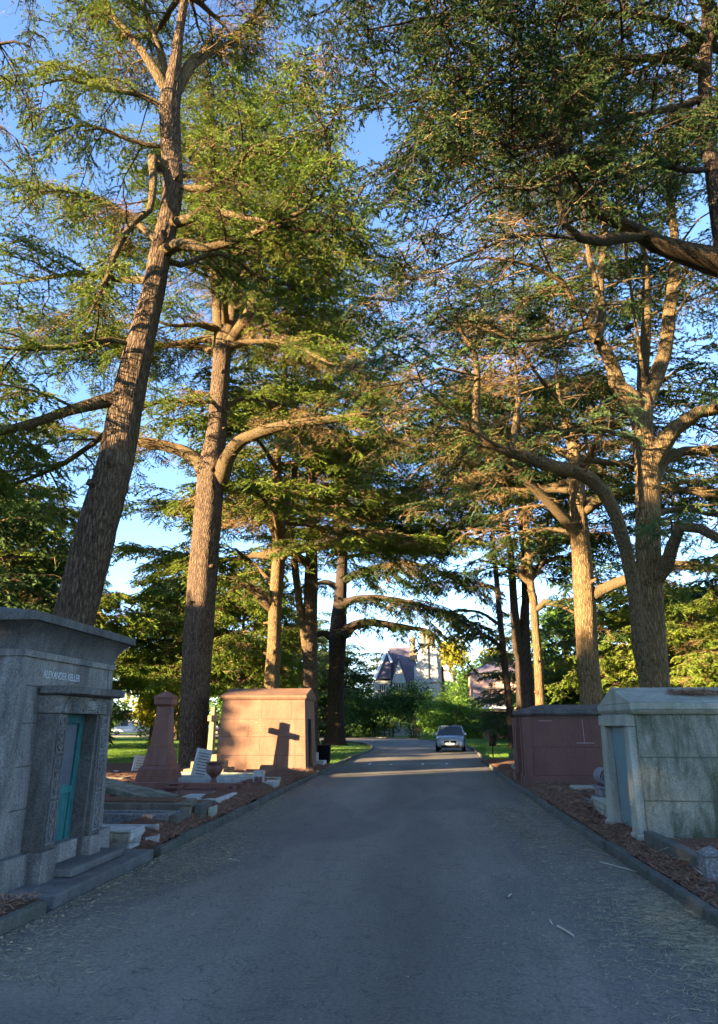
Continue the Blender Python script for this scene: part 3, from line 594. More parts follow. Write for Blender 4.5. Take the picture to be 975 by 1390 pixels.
    cedar_generic(24, 36, [(714, 965, 26), (712, 920, 24), (710, 880, 21), (713, 830, 12), (713, 790, 11), (710, 740, 8)],
        [([(706, 900, 13), (700, 850, 12), (697, 800, 10), (692, 740, 7), (685, 680, 3)], 35, dict(fol=.6)), ([(713, 800, 9), (730, 770, 8), (760, 755, 4)], 37), ([(712, 790, 7), (690, 770, 5), (650, 760, 2)], 34)],
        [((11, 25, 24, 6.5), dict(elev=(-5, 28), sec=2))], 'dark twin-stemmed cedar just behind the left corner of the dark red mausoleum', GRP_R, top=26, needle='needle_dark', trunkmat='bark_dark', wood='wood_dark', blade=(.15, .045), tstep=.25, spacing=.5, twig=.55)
    cedar_generic(25, 32, [(734, 960, 15), (731, 900, 13), (727, 850, 12), (724, 810, 12), (719, 780, 10)],
        [([(726, 830, 10), (740, 818, 9), (760, 822, 6), (790, 838, 3)], 31), ([(722, 795, 10), (705, 780, 9), (712, 760, 8), (740, 745, 3)], 32), ([(720, 790, 9), (735, 760, 7), (745, 700, 3)], 33)],
        [((10, 21, 14, 5), dict(elev=(0, 30), sec=1.8))], 'short sunlit cedar trunk with twisted forks above the dark red mausoleum roof', GRP_R, top=22, trunkmat='bark_pale', needle='needle_dark', blade=(.14, .042))
    # the near cedar beyond the right edge of the picture: trunk at the top right, limbs over the road
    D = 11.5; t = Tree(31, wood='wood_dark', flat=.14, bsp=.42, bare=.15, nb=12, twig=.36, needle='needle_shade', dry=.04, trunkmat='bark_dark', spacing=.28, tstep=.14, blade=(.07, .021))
    tp = [at(1040, 900, D), at(1010, 600, D), at(990, 400, D), at(975, 290, D), at(967, 226, D), at(958, 176, D), at(957, 100, D), at(960, 40, D), at(965, -80, D)]
    P, r = ground_start(np.array(tp), np.array([30, 26, 24, 22, 21, 20, 20, 19, 12])/2*.0165)
    t.stem(P, r, n=32, flare=.2)
    def L(pts, D0, D1, fol=.35, sec=1.1, dens=.9, n=9, **k):
        P, r = trace(pts, D0, D1); return t.limb(P, r, n=n, fol=fol, sec=sec, dens=dens, **k)
    L([(995, 372, 32), (965, 352, 30), (930, 343, 27), (893, 331, 24), (862, 312, 20), (835, 298, 16), (808, 285, 14), (790, 262, 12), (772, 225, 11), (760, 190, 9), (757, 140, 7), (752, 60, 5), (735, -50, 2)], D, 9.5, .5, n=16)
    L([(870, 322, 18), (845, 322, 15), (812, 326, 13), (786, 322, 11), (768, 306, 10), (759, 270, 8), (757, 220, 7), (745, 150, 5), (700, 60, 2)], 10.8, 9, .45, n=12)
    L([(960, 95, 16), (935, 86, 14), (905, 80, 12), (860, 78, 10), (800, 88, 8), (740, 100, 6), (660, 110, 4), (580, 90, 2)], D, 9, .3, 1.3, n=12)
    L([(960, 60, 12), (900, 30, 10), (820, 20, 8), (720, 30, 6), (620, 20, 4), (500, 40, 2)], D, 8.5, .2, 1.3)
    L([(960, 130, 10), (900, 150, 8), (840, 160, 6), (760, 180, 5), (660, 190, 3), (590, 210, 1)], D, 9.5, .2, 1.2)
    L([(960, -20, 12), (880, -60, 9), (760, -50, 7), (640, -60, 5), (520, -30, 3), (430, 20, 1)], D, 8.5, .15, 1.4)
    L([(965, 30, 9), (930, -40, 8), (850, -120, 6), (760, -180, 3)], D, 9, .2, 1.3)
    L([(968, 230, 10), (930, 230, 8), (880, 220, 6), (840, 240, 4), (790, 220, 2)], D, 10, .2, 1.2)
    L([(780, 322, 6), (740, 318, 5), (690, 322, 4), (640, 345, 3), (560, 380, 1)], 9.8, 9, .2, .9, dryf=.7)
    L([(757, 240, 6), (720, 260, 5), (670, 255, 4), (610, 290, 2), (560, 300, 1)], 9.2, 9, .15, 1.1, dryf=.3)
    L([(700, 60, 5), (640, 90, 4), (580, 160, 3), (560, 230, 1)], 9.2, 8.5, .1, 1.2)
    L([(760, 190, 6), (700, 200, 5), (620, 160, 4), (560, 150, 2)], 9.3, 9.3, .1, 1.2)
    L([(965, -60, 9), (1000, -160, 6), (900, -300, 3)], D, 10, .2, 1.3)
    t.axis = smoothline(np.c_[np.array([at(965, 60, D), at(968, -80, D), at(970, -200, D)]), [.2, .2, .1]], .3)
    t.auto(14.5, 21, 10, 5.2, (5, 35), sec=1.3, dens=1.1)
    t.finish('cedar_tree', (P[0][0], P[0][1], 0), 'dark cedar at the right edge, its heavy limb sweeping in near the top', GRP_R)

    D = 8.5; t = Tree(33, wood='wood_dark', bsp=.42, bare=.5, nb=10, twig=.34, needle='needle_dark', dry=.15, trunkmat='bark_dark', spacing=.28, tstep=.14, blade=(.055, .016))
    P, r = ground_start(np.array([at(-330, 900, D), at(-300, 500, D), at(-260, 100, D), at(-250, -150, D)]), np.array([.34, .28, .2, .1])); t.stem(P, r, n=24, flare=.2)
    for pts, D1 in [([(-275, 250, 12), (-150, 190, 9), (-60, 130, 6), (0, 60, 4), (38, 62, 2)], 8), ([(-270, 200, 12), (-120, 100, 8), (-30, 20, 6), (30, -30, 3)], 8.4), ([(-280, 300, 12), (-160, 260, 8), (-60, 220, 5), (-5, 170, 3), (24, 200, 1)], 7.8), ([(-262, 60, 9), (-150, -40, 7), (-40, -60, 4), (40, -40, 2)], 8.6)]:
        Pl, rl = trace(pts, D, D1); t.limb(Pl, rl, n=8, fol=.35, sec=.65, dens=.8, droop=.9)
    t.finish('cedar_tree', (P[0][0], P[0][1], 0), 'cedar beyond the left edge, its dark drooping twigs hanging into the top left corner', GRP_L)
# ------------------------------------------------------------------ ground, road, kerbs
def poly_interp(pts, step=.5):
    return smoothline(np.array([[x, y, 0] for x, y in pts], float), step)[:, :2]
RE = poly_interp([(2.36, -12), (2.36, 0), (2.36, 12), (2.4, 24), (2.75, 35), (3.05, 45), (2.7, 58), (1, 70), (-4, 82), (-16, 94), (-34, 104), (-62, 112)], 1)
LE = poly_interp([(-3.4, -12), (-3.4, 0), (-3.4, 12), (-3.42, 24), (-3.4, 35), (-3.2, 45), (-3.7, 52), (-5.2, 60), (-9, 68), (-19, 78), (-36, 87), (-64, 95)], 1)
def ribbon(a, b, n=140):
    def rs(p):
        L = np.r_[0, np.cumsum(np.linalg.norm(np.diff(p, axis=0), axis=1))]; t = np.linspace(0, 1, n)*L[-1]
        return np.stack([np.interp(t, L, p[:, 0]), np.interp(t, L, p[:, 1])], -1)
    return rs(a), rs(b)
def offset(p, d):
    t = np.gradient(p, axis=0); t /= np.linalg.norm(t, axis=1)[:, None]; return p+np.stack([t[:, 1], -t[:, 0]], -1)*d
def strip(name, a, b, za, zb, m, n=140):
    A, B = ribbon(a, b, n); V = np.vstack([np.c_[A, np.full(n, za)], np.c_[B, np.full(n, zb)]])
    F = np.array([[i, n+i, n+i+1, i+1] for i in range(n-1)]); return tag(fixn(rawmesh(name, V, F, m)), kind='structure')
q = np.random.default_rng(3)
# lawn: one sheet to the horizon, denser near by
xs = np.r_[-900, -400, -200, np.linspace(-110, 90, 121), 200, 400, 900]; ys = np.r_[-300, -60, np.linspace(-15, 160, 106), 260, 500, 1200]
X, Y = np.meshgrid(xs, ys); Z = -.03+.02*np.sin(X*.5)*np.sin(Y*.37)-.06*(np.abs(X+.5) < 9)*(Y < 24)
nx = len(xs); idx = np.arange(len(ys)*nx).reshape(len(ys), nx)
tag(rawmesh('lawn', np.stack([X, Y, Z], -1).reshape(-1, 3), np.stack([idx[:-1, :-1], idx[:-1, 1:], idx[1:, 1:], idx[1:, :-1]], -1).reshape(-1, 4), M['grass'], smooth=True), kind='structure')
# the lawn dips under the road; the road is its own sheet on a low bed
strip('road', LE, RE, .012, .012, M['road'])
def kerb(name, edge, side, y1, skip=None):
    mb = MB(); L = np.r_[0, np.cumsum(np.linalg.norm(np.diff(edge, axis=0), axis=1))]; s = 0
    T = np.gradient(edge, axis=0)
    while s < L[-1]-1.2:
        ln = .92; m = s+ln/2; x = np.interp(m, L, edge[:, 0]); y = np.interp(m, L, edge[:, 1]); tx = np.interp(m, L, T[:, 0]); ty = np.interp(m, L, T[:, 1]); a = math.atan2(-tx, ty)+q.normal()*.006
        s += ln+.012
        if skip and skip[0] < y < skip[1]: continue
        if y > y1: break
        w = .125; h = .105+q.normal()*.006; c, s_ = math.cos(a), math.sin(a); ox = q.normal()*.006
        n0 = len(mb.V); o0, o1 = (0, w*side) if side > 0 else (w*side, 0)
        mb.frus((o0+ox, o1+ox, -ln/2, ln/2), -.1, (o0+ox+(.02 if side > 0 else 0), o1+ox-(.02 if side < 0 else 0), -ln/2, ln/2), h)
        for i in range(n0, len(mb.V)): vx, vy, vz = mb.V[i]; mb.V[i] = (x+vx*c-vy*s_, y+vx*s_+vy*c, vz)
    o = mb.build(name, M['kerb'], bev=.018); return tag(o, kind='structure')
kerb('kerb_left', LE, -1, 90, (6.75, 9.35)); kerb('kerb_right', RE, 1, 100)
# litter-covered soil banks either side, bumpy
def fbm(x, y, s, seed=0):
    g = np.random.default_rng(seed); z = 0; a = 1
    for o in range(6):
        th = g.uniform(0, 6.3, 5); ph = g.uniform(0, 6.3, 5); k = s*1.9**o
        z = z+a*sum(np.sin(k*(x*np.cos(t)+y*np.sin(t))+p) for t, p in zip(th, ph))/5; a *= .55
    return z
def bank(name, x0, x1, y0, y1, hf, step=.06, mat='soil'):
    nx, ny = int((x1-x0)/step), int((y1-y0)/step); X, Y = np.meshgrid(np.linspace(x0, x1, nx), np.linspace(y0, y1, ny))
    Z = hf(X, Y); idx = np.arange(nx*ny).reshape(ny, nx)
    return tag(rawmesh(name, np.stack([X, Y, Z], -1).reshape(-1, 3), np.stack([idx[:-1, :-1], idx[:-1, 1:], idx[1:, 1:], idx[1:, :-1]], -1).reshape(-1, 4), M[mat], smooth=True), kind='structure')
def sst(a, b, x): t = np.clip((x-a)/(b-a), 0, 1); return t*t*(3-2*t)
def hL(X, Y):
    d = -3.54-X; base = .075+.05*sst(0, .8, d)+.075*sst(.0, .22, d)*sst(9.4, 10, Y)*sst(1.2, .5, d)+.05*fbm(X, Y, 2.2, 1)*sst(0, .4, d)+.02*fbm(X, Y, 9, 3)*sst(0, .3, d)+.014*q.normal(size=X.shape)
    base = base+.10*np.exp(-((X+4.1)/.5)**2-((Y-14.5)/5)**2)+.10*np.exp(-((X+4.2)/.7)**2-((Y-20.5)/2.2)**2)
    base = np.where((Y < 9.7) & (Y > 6.5) & (X > -4.3), np.minimum(base, .075), base)
    return base*sst(0, 1.2, 29-Y)*sst(0, .5, 11.5-np.abs(X+4))+ -.04*sst(0, 1.5, Y-27.5)
bank('soil_bank_left', -14, -3.54, -6, 29, hL)
def hR(X, Y):
    d = X-2.52; base = .075+.09*sst(0, .35, d)+.05*fbm(X, Y, 2.6, 2)*sst(0, .4, d)+.02*fbm(X, Y, 9, 3)*sst(0, .3, d)+.014*q.normal(size=X.shape)
    return base*sst(0, 1.5, 33-Y)+-.04*sst(0, 1.5, Y-31.5)
bank('soil_bank_right', 2.52, 9.5, -6, 33, hR)
# loose needles: far too many to count
def scatter(name, m, n, sampler, ln, w, lift=.0, tilt=.15, seed=1):
    g = np.random.default_rng(seed); x, y, z = sampler(g, n); a = g.uniform(0, 2*math.pi, len(x)); l = ln*g.uniform(.4, 1.3, len(x)); ww = w*g.uniform(.6, 1.3, len(x))
    dz = g.uniform(-tilt, tilt, len(x))*l; c = np.stack([x, y, z+lift+np.abs(dz)/2+.003], -1); dd = np.stack([np.cos(a)*l, np.sin(a)*l, dz], -1)/2; p = np.stack([-np.sin(a)*ww, np.cos(a)*ww, g.uniform(-.5, .5, len(x))*ww], -1)/2
    V = np.stack([c-dd-p, c-dd+p, c+dd+p*.5, c+dd-p*.5], 1).reshape(-1, 3)
    return tag(rawmesh(name, V, np.arange(len(V)).reshape(-1, 4), M[m]), kind='stuff')
def band(xa, xb, ya, yb, hf, edge=None):
    def f(g, n):
        y = ya+(yb-ya)*g.random(n)**1.7; x = g.uniform(xa, xb, n); k = ~((x > -4.2) & (x < -3) & (y > 6.7) & (y < 9.3)); x, y = x[k], y[k]
        return x, y, hf(x, y)
    return f
def hflat(h): return lambda x, y: np.full(len(x), h)
q2 = q; 
scatter('brown_needle_litter', 'mulchneedle', 48000, band(2.5, 5.5, 5, 24, lambda x, y: np.interp(x, [2.52, 2.87], [.085, .165])+.05*fbm(x, y, 2.6, 2)*sst(0, .4, x-2.52)), .10, .008, .006, .5, 11)
scatter('brown_needle_litter', 'mulchneedle', 42000, band(-8, -3.5, 5.5, 25, lambda x, y: .125+.05*fbm(x, y, 2.2, 1)*sst(0, .4, -3.54-x)+.075*sst(0, .22, -3.54-x)*sst(9.4, 10, y)*sst(1.2, .5, -3.54-x)), .10, .008, .008, .5, 12)
def roadside(side, spread, y0, y1, pw=1.5):
    def f(g, n):
        y = y0+(y1-y0)*g.random(n)**pw; k = np.abs(g.normal(size=n))*spread*(.4+.9*(fbm(y*0, y, 1.1, 5)+1)); k = np.clip(k, .004, 2.2)
        x = np.where(side > 0, 2.34-k, -3.38+k); return x, y, np.full(n, .013)
    return f
scatter('pale_needle_drift', 'strand', 14000, roadside(1, .42, 4.0, 26), .055, .0045, .0, .12, 13)
scatter('pale_needle_drift', 'strand', 9000, roadside(-1, .34, 5.0, 20), .05, .0045, .0, .12, 14)
scatter('fallen_leaf_litter', 'chip', 900, roadside(-1, .09, 5.0, 26), .03, .02, .0, .3, 15)
scatter('fallen_leaf_litter', 'chip', 500, lambda g, n: (g.uniform(-3.3, 2.3, n), 4+24*g.random(n)**1.4, np.full(n, .014)), .015, .009, .0, .3, 16)
def patch(cx, cy, sx, sy): return lambda g, n: (np.minimum(cx+g.normal(size=n)*sx*(1+.5*np.sin(g.uniform(0, 6, n))), 2.34), cy+g.normal(size=n)*sy, np.full(n, .014))
scatter('pale_needle_drift', 'strand', 5500, patch(2.1, 6.5, .22, .7), .06, .0055, .0, .12, 21)
scatter('pale_needle_drift', 'strand', 5000, patch(1.55, 12.5, .28, 2.6), .055, .006, .0, .12, 22)
scatter('pale_needle_drift', 'strand', 3500, patch(-2.75, 9.3, .28, .9), .055, .005, .0, .12, 23)
scatter('twig_litter', 'stick', 260, lambda g, n: (np.where(g.random(n) < .6, g.uniform(2.55, 5, n), g.uniform(-6, -3.6, n)), g.uniform(5, 22, n), np.full(n, .215)), .26, .006, .0, .25, 24)
# blades along the lawns' edges
def grassf(g, n):
    s = g.random(n) < .5; y = g.uniform(26, 62, n); x = np.where(s, g.uniform(3.2, 16, n), -4-g.uniform(0, 30, n)); return x, y, np.full(n, -.03)
def blades_up(name, n, f, h, w, m, seed):
    g = np.random.default_rng(seed); x, y, z = f(g, n); a = g.uniform(0, 6.28, n); hh = h*g.uniform(.5, 1.3, n)
    c = np.stack([x, y, z], -1); p = np.stack([np.cos(a), np.sin(a), 0*a], -1)*w; t = c+np.stack([g.normal(size=n)*h*.4, g.normal(size=n)*h*.4, hh], -1)
    return tag(rawmesh(name, np.stack([c-p, c+p, t], 1).reshape(-1, 3), np.arange(3*n).reshape(-1, 3), M[m]), kind='stuff')
M['blade'] = leafm('grass_blades', (.07, .14, .02), (.10, .18, .025), (.16, .20, .05), sc=.2, trans=.3)
blades_up('lawn_grass_blades', 60000, grassf, .075, .012, 'blade', 5)
# worn white road lettering far down the road
mb = MB()
for x0, x1, y0, y1 in [(-2.2, -.1, 29.4, 29.5), (-1.9, -.6, 30.1, 30.18), (-2.3, -2.2, 29.4, 30.6), (-.9, .5, 30.6, 30.7), (.3, 1.3, 30.9, 30.97), (-1.4, -1.3, 29.5, 30.1), (-.1, 0, 29.5, 30.6), (.9, 1.0, 30.0, 30.9)]:
    mb.add([(x0, y0, .017), (x1, y0, .017), (x1, y1, .017), (x0, y1, .017)], [(0, 1, 2, 3)])
tag(mb.build('road_markings', M['gilt']), kind='structure')
# sticks on the road
sticks = [((757, 1258), (779, 1271), .011, 'pale straight stick lying on the road at the bottom right'), ((690, 1219), (695, 1214), .010, 'short pale stick chip lying near the middle right of the road'),
          ((815, 1170), (868, 1184), .006, 'long thin curved twig touching the right kerb'), ((747, 1250), (750, 1255), .01, 'tiny dark stick beside the pale straight stick'),
          ((310, 1166), (326, 1169), .008, 'short twig lying near the left side of the road')]
for (a, b, r, lab) in sticks:
    xa, ya = gnd(*a, .02); xb, yb = gnd(*b, .02); mb = MB(); k = np.linspace(0, 1, 7); bow = .03*np.sin(k*3.1)
    mb.tube(np.stack([xa+(xb-xa)*k, ya+(yb-ya)*k+bow, np.full(7, .012+r)], -1), np.linspace(r, r*.5, 7), 6)
    tag(mb.build('fallen_stick', M['stick'], smooth=True), lab, 'stick', 'sticks lying on the road')

# ------------------------------------------------------------------ distant trees, bushes, weeping tree
def leafcloud(blobs, n, size, seed, squash=1.0, shell=.35, droop=0):
    """leaf-sized faces through a union of ellipsoids (x, y, z, rx, ry, rz)"""
    g = np.random.default_rng(seed); b = np.array(blobs, float); v = b[:, 3]*b[:, 4]*b[:, 5]; v = v**(2/3); c = g.choice(len(b), n, p=v/v.sum())
    d = nrm(g.normal(size=(n, 3))); rad = 1-shell*g.random(n)**1.5; nz = 1+.22*np.sin(d[:, 0]*7+c)*np.sin(d[:, 1]*6+c*2)+.15*np.sin(d[:, 2]*9+c)
    p = b[c, :3]+d*b[c, 3:6]*(rad*nz)[:, None]+g.normal(size=(n, 3))*size*.6
    # small clumps
    cl = g.integers(0, max(1, n//14), n); cp = p[cl]; p = cp+g.normal(size=(n, 3))*size*1.6; p[:, 2] -= np.abs(g.normal(size=n))*droop
    a = nrm(g.normal(size=(n, 3))); bb = nrm(np.cross(a, g.normal(size=(n, 3)))); s = size*g.uniform(.5, 1.2, n)[:, None]
    V = np.stack([p-a*s, p+bb*s*.45, p+a*s, p-bb*s*.45], 1)
    return V.reshape(-1, 3), np.arange(4*n).reshape(-1, 4)
def bush(name, blobs, n, size, m, label, group=None, stems=True, seed=1, cat='bush', shell=.5, droop=0):
    b = np.array(blobs, float); cx, cy = b[:, 0].mean(), b[:, 1].mean(); root = empty(name, (cx, cy, 0), label, cat, group)
    V, F = leafcloud(blobs, n, size, seed, shell=shell, droop=droop); V[:, 2] = np.abs(V[:, 2]-.0); rawmesh('foliage', V, F, M[m], root)
    if stems:
        mb = MB(); g = np.random.default_rng(seed)
        for bl in blobs:
            mb.tube([(cx+(bl[0]-cx)*.7, cy+(bl[1]-cy)*.7, -.05), (bl[0]*.5+(cx+(bl[0]-cx)*.7)*.5+g.normal()*.1, bl[1], bl[2]*.5), (bl[0], bl[1], bl[2]+bl[5]*.3)], [.09, .06, .02], 6)
        mb.build('stems', M['wood'], root, smooth=True)
    return root
def broadleaf(name, x, y, h, r, m, label, seed, n=9000, size=.28, trunk_h=.3, group=None, droop=0, tr=.3, cat='tree', low=.25):
    g = np.random.default_rng(seed); root = empty(name, (x, y, 0), label, cat, group); mb = MB()
    mb.tube([(x, y, -.2), (x+g.normal()*.1, y, h*trunk_h*.5), (x+g.normal()*.2, y+g.normal()*.2, h*trunk_h), (x+g.normal()*.4, y, h*.75)], [tr*1.3, tr, tr*.85, tr*.3], 12)
    bl = []
    for i in range(26):
        zf = g.uniform(low, .93); rr = r*math.sin(min(1, (1.02-zf)/(1-low)*1.1+.08)*1.5)*g.uniform(.25, .85); a = g.uniform(0, 6.28); s = r*g.uniform(.22, .38)
        p = (x+rr*math.cos(a), y+rr*math.sin(a), h*zf); bl.append((*p, s, s, s*.8))
        if i < 12: mb.tube([(x, y, h*trunk_h*g.uniform(.8, 1.2)), ((x+p[0])/2, (y+p[1])/2, p[2]*.75), p], [tr*.4, tr*.22, .03], 6)
    mb.build('trunk', M['wood'], root, smooth=True)
    V, F = leafcloud(bl, n, size, seed, shell=.8, droop=droop); rawmesh('crown', V, F, M[m], root); return root
def copy_tree(o, loc, rz, sc, label=None, parent=None, group=None):
    c = o.copy(); COL.objects.link(c); c.parent = parent
    if parent is None: c.location = [float(v) for v in loc]; c.rotation_euler = (0, 0, rz); c.scale = (sc[0], sc[0], sc[1])
    if label: c['label'] = label
    if group: c['group'] = group
    for ch in [k for k in list(bpy.data.objects) if k.parent == o]: copy_tree(ch, None, 0, None, None, c)
    return c
def conifer_proto(seed, m, label, x, y, h=18, L=5.5, low=1.2, group='conifers in the distance', n=46, droop=.35):
    t = Tree(seed, nb=5, twig=.75, tstep=.42, spacing=.75, blade=(.30, .10), dry=.05, needle=m, lod=2, bsp=1.0)
    z = np.linspace(-.2, h, 9); P = np.stack([x+.02*z*np.sin(z*.3), y+.1*np.cos(z*.4), z], -1); t.stem(P, np.linspace(.42, .05, 9), n=12, step=1, flare=.2)
    t.auto(low, h*.97, n, L, (-8, 28), sec=1.7, dens=1.0, fol=.12, shrink=.8, droop=droop)
    return t.finish('conifer', (x, y, 0), label, group)
if BUILD_TREES:
    GD = 'conifers in the distance'
    pA = conifer_proto(51, 'needle_dark', 'dark conifer seen between the leaning cedar and the second cedar, left lawn edge', -30, 47, 17, 6, 1.0)
    pB = conifer_proto(52, 'needle', 'yellow-green sunlit conifer with low sweeping boughs left of the tapered obelisk', -25, 70, 19, 8.5, 5.2)
    pC = conifer_proto(53, 'needle_blue', 'tall bluish conifer behind the far lawn on the left', -40, 75, 22, 7, 1.5)
    spots = [
     (pA, -22, 30, 1.1, 1.2, 'dark conifer filling the left edge above the grey mausoleum roof'), (pA, -41, 66, 1.2, 1.1, 'dark conifer showing just over the grey mausoleum cornice'),
     (pB, -15.5, 62, .8, .9, 'sunlit conifer between the second cedar and the slender cedar'), (pB, -18.5, 50, .8, .8, 'lit conifer whose boughs hang above the golden weeping tree'), (pB, -12.5, 47, .62, .72, 'lit conifer directly above the stone cross'), (pB, -27.5, 44, 1.0, 1.0, 'sunlit conifer at the left edge far behind the grey mausoleum'),
     (pC, -20, 120, 1.0, .95, 'bluish conifer beyond the sandstone mausoleum roof'), (pC, -14, 90, 1.0, .76, 'green conifer just left of the stone lodge'),
     (pA, -10, 92, .8, .72, 'dark conifer behind the left end of the hedge row'), (pC, -55, 100, 1.2, 1.0, 'bluish conifer at the far left of the lawn'),
     (pB, 13, 38, .6, .55, 'bright yellow-green conifer spreading between the two right-hand trunks'), (pB, 16.5, 33, .6, .55, 'bright conifer showing right of the largest right trunk'),
     (pC, 15, 58, 1.0, .75, 'bluish conifer behind the orange-lit trunk'), (pA, 22, 48, 1.2, .8, 'dark conifer behind the green-grey mausoleum, by the right edge'),
     (pC, 11, 74, .85, .62, 'bluish conifer standing in front of the pink brick building'), (pA, 28, 70, 1.3, .9, 'dark conifer far behind the right edge of the picture'),
     (pA, -8, 125, 1.3, .85, 'dark conifer behind the lodge roof on the left')]
    for i, (p, x, y, s, sz, lab) in enumerate(spots): copy_tree(p, (x, y, 0), i*1.3, (s, sz), lab, None, GD)
    broadleaf('weeping_tree', -22.2, 57, 5.6, 2.3, 'needle_gold', 'small golden weeping tree with a pale trunk on the left lawn', 61, 7000, .16, .45, None, .9, .30, low=.45)
    broadleaf('broadleaf_tree', 5.5, 130, 17, 7, 'needle_gold', 'golden sunlit tree crown right behind the lodge chimneys', 62, 9000, .38)
    broadleaf('broadleaf_tree', 10, 122, 11.5, 5.5, 'hedge', 'round dark green tree between the lodge and the pink building', 63, 9000, .34)
    broadleaf('broadleaf_tree', 15, 135, 15, 7, 'needle_gold', 'golden-topped tree behind the pink brick building', 64, 8000, .38)
    broadleaf('broadleaf_tree', 14, 66, 12, 5, 'laurel', 'leafy green tree behind the dark red mausoleum', 65, 11000, .22)
    broadleaf('broadleaf_tree', 23, 60, 13, 6, 'hedge', 'broad green tree behind the green-grey mausoleum roof', 66, 11000, .24)
    broadleaf('broadleaf_tree', -28, 105, 14, 7, 'laurel', 'mid green tree across the far lawn beside the van', 67, 9000, .34)
    broadleaf('broadleaf_tree', -45, 122, 14, 8, 'needle_gold', 'pale golden tree across the far lawn on the left', 68, 9000, .36)
    broadleaf('broadleaf_tree', -14, 112, 13, 6, 'hedge', 'dark green tree left behind the lodge gable', 69, 9000, .34)
# belt of far woodland closing the horizon
g = np.random.default_rng(9); bl = []
for i in range(120):
    a = R(-62+124*i/119); rr = 190+g.uniform(-15, 25); bl.append((rr*math.sin(a), rr*math.cos(a), g.uniform(1, 3), 9, 9, g.uniform(5, 8.5)))
V, F = leafcloud(bl, 60000, .8, 9, shell=.4); tag(rawmesh('distant_woods', V, F, M['hedge']), kind='stuff')
# hedge row and laurels in front of the lodge
def hb(px, py, D, rx, rz, ry=1.6): p = at(px, py, D); return (p[0], D, max(p[2], rz*.7), rx, ry, rz)
bush('evergreen_bush', [hb(482, 968, 86, 1.8, 2.2), hb(496, 960, 86, 1.6, 2.0), hb(486, 985, 85, 2, 1.4), hb(505, 978, 85.5, 1.8, 1.8)], 7000, .17, 'hedge', 'dark bush at the left end of the row in front of the lodge', 'bushes in front of the lodge', seed=71)
bush('evergreen_bush', [hb(520, 962, 86, 2.0, 1.6), hb(535, 955, 86, 1.6, 1.8), hb(528, 975, 85, 1.8, 1.5)], 6000, .17, 'hedge', 'dark green bush below the mullioned lodge window', 'bushes in front of the lodge', seed=72)
bush('evergreen_bush', [hb(555, 952, 86, 2.0, 1.8), hb(568, 950, 87, 1.8, 2.2), hb(560, 972, 85, 2.2, 2.0), hb(575, 962, 86, 1.6, 1.8)], 7000, .17, 'hedge', 'feathery dark bush below the lodge chimney breast', 'bushes in front of the lodge', seed=73)
bush('laurel_bush', [hb(590, 972, 82, 2.2, 2.2), hb(605, 965, 83, 2.0, 2.2), hb(598, 985, 81, 2.4, 1.6), hb(616, 950, 84, 1.6, 2.2), hb(622, 972, 82, 2.2, 2.2)], 12000, .14, 'laurel', 'bright green laurel behind the parked blue car', 'bushes in front of the lodge', seed=74)
bush('laurel_bush', [hb(640, 975, 83, 2.0, 2.0), hb(652, 985, 83, 1.8, 1.8), hb(632, 990, 82, 2.0, 1.2)], 8000, .14, 'laurel', 'darker laurel at the right end of the row, before the brick wall', 'bushes in front of the lodge', seed=75)
bush('evergreen_bush', [hb(760, 945, 60, 2.2, 2.0), hb(745, 950, 60, 2.0, 2.2), hb(775, 955, 60, 2, 2)], 7000, .15, 'hedge', 'dark bush filling the gap behind the dark red mausoleum roof', None, seed=76)
def hedgeline(name, p0, p1, h, w, m, label, n, size, seed):
    p0, p1 = np.array(p0, float), np.array(p1, float); L = np.linalg.norm(p1-p0); k = int(L/1.5)+1; g = np.random.default_rng(seed)
    bl = [(*(p0+(p1-p0)*(i+.5)/k), h*.5, 1.4, w/2*1.2, h*.52*g.uniform(.85, 1.15)) for i in range(k)]
    V, F = leafcloud(bl, n, size, seed, shell=.5); V[:, 2] = np.abs(V[:, 2]); return tag(rawmesh(name, V, F, M[m]), label, 'hedge')
hedgeline('hedge', (-75, 135), (-30, 118), 3.2, 1.6, 'hedge', 'long dark hedge beyond the parked van across the lawn', 14000, .2, 81)
hedgeline('hedge', (12, 78), (34, 66), 3.6, 1.8, 'hedge', 'dark hedge behind the right-hand trunks', 14000, .17, 82)
# unseen evergreens added beyond the left edge to keep sun off the foreground
if BUILD_TREES:
    def off(s, t, x0=0, y0=0): return (.6*s-.8*t, -.8*s-.6*t)
    for i, (s_, t_, h, r) in enumerate([(-17.4, 27, 12.2, 3.1), (-14.5, 28, 13.6, 4.4), (-9, 27, 13.8, 4.8), (-3.5, 28, 13.4, 4.8), (2, 27, 13.3, 4.8), (7.5, 28, 12.5, 4.6), (-24.9, 27, 12.6, 1.35), (-28, 29, 7.0, 2.6)]):
        x, y = off(s_, t_)
        broadleaf('shade_yew', x, y, h, r, 'hedge', 'dense dark yew added beyond the left edge, out of view, to cast shade', 90+i, 22000, .36, .2, 'yews added out of sight to cast shade', low=.04)
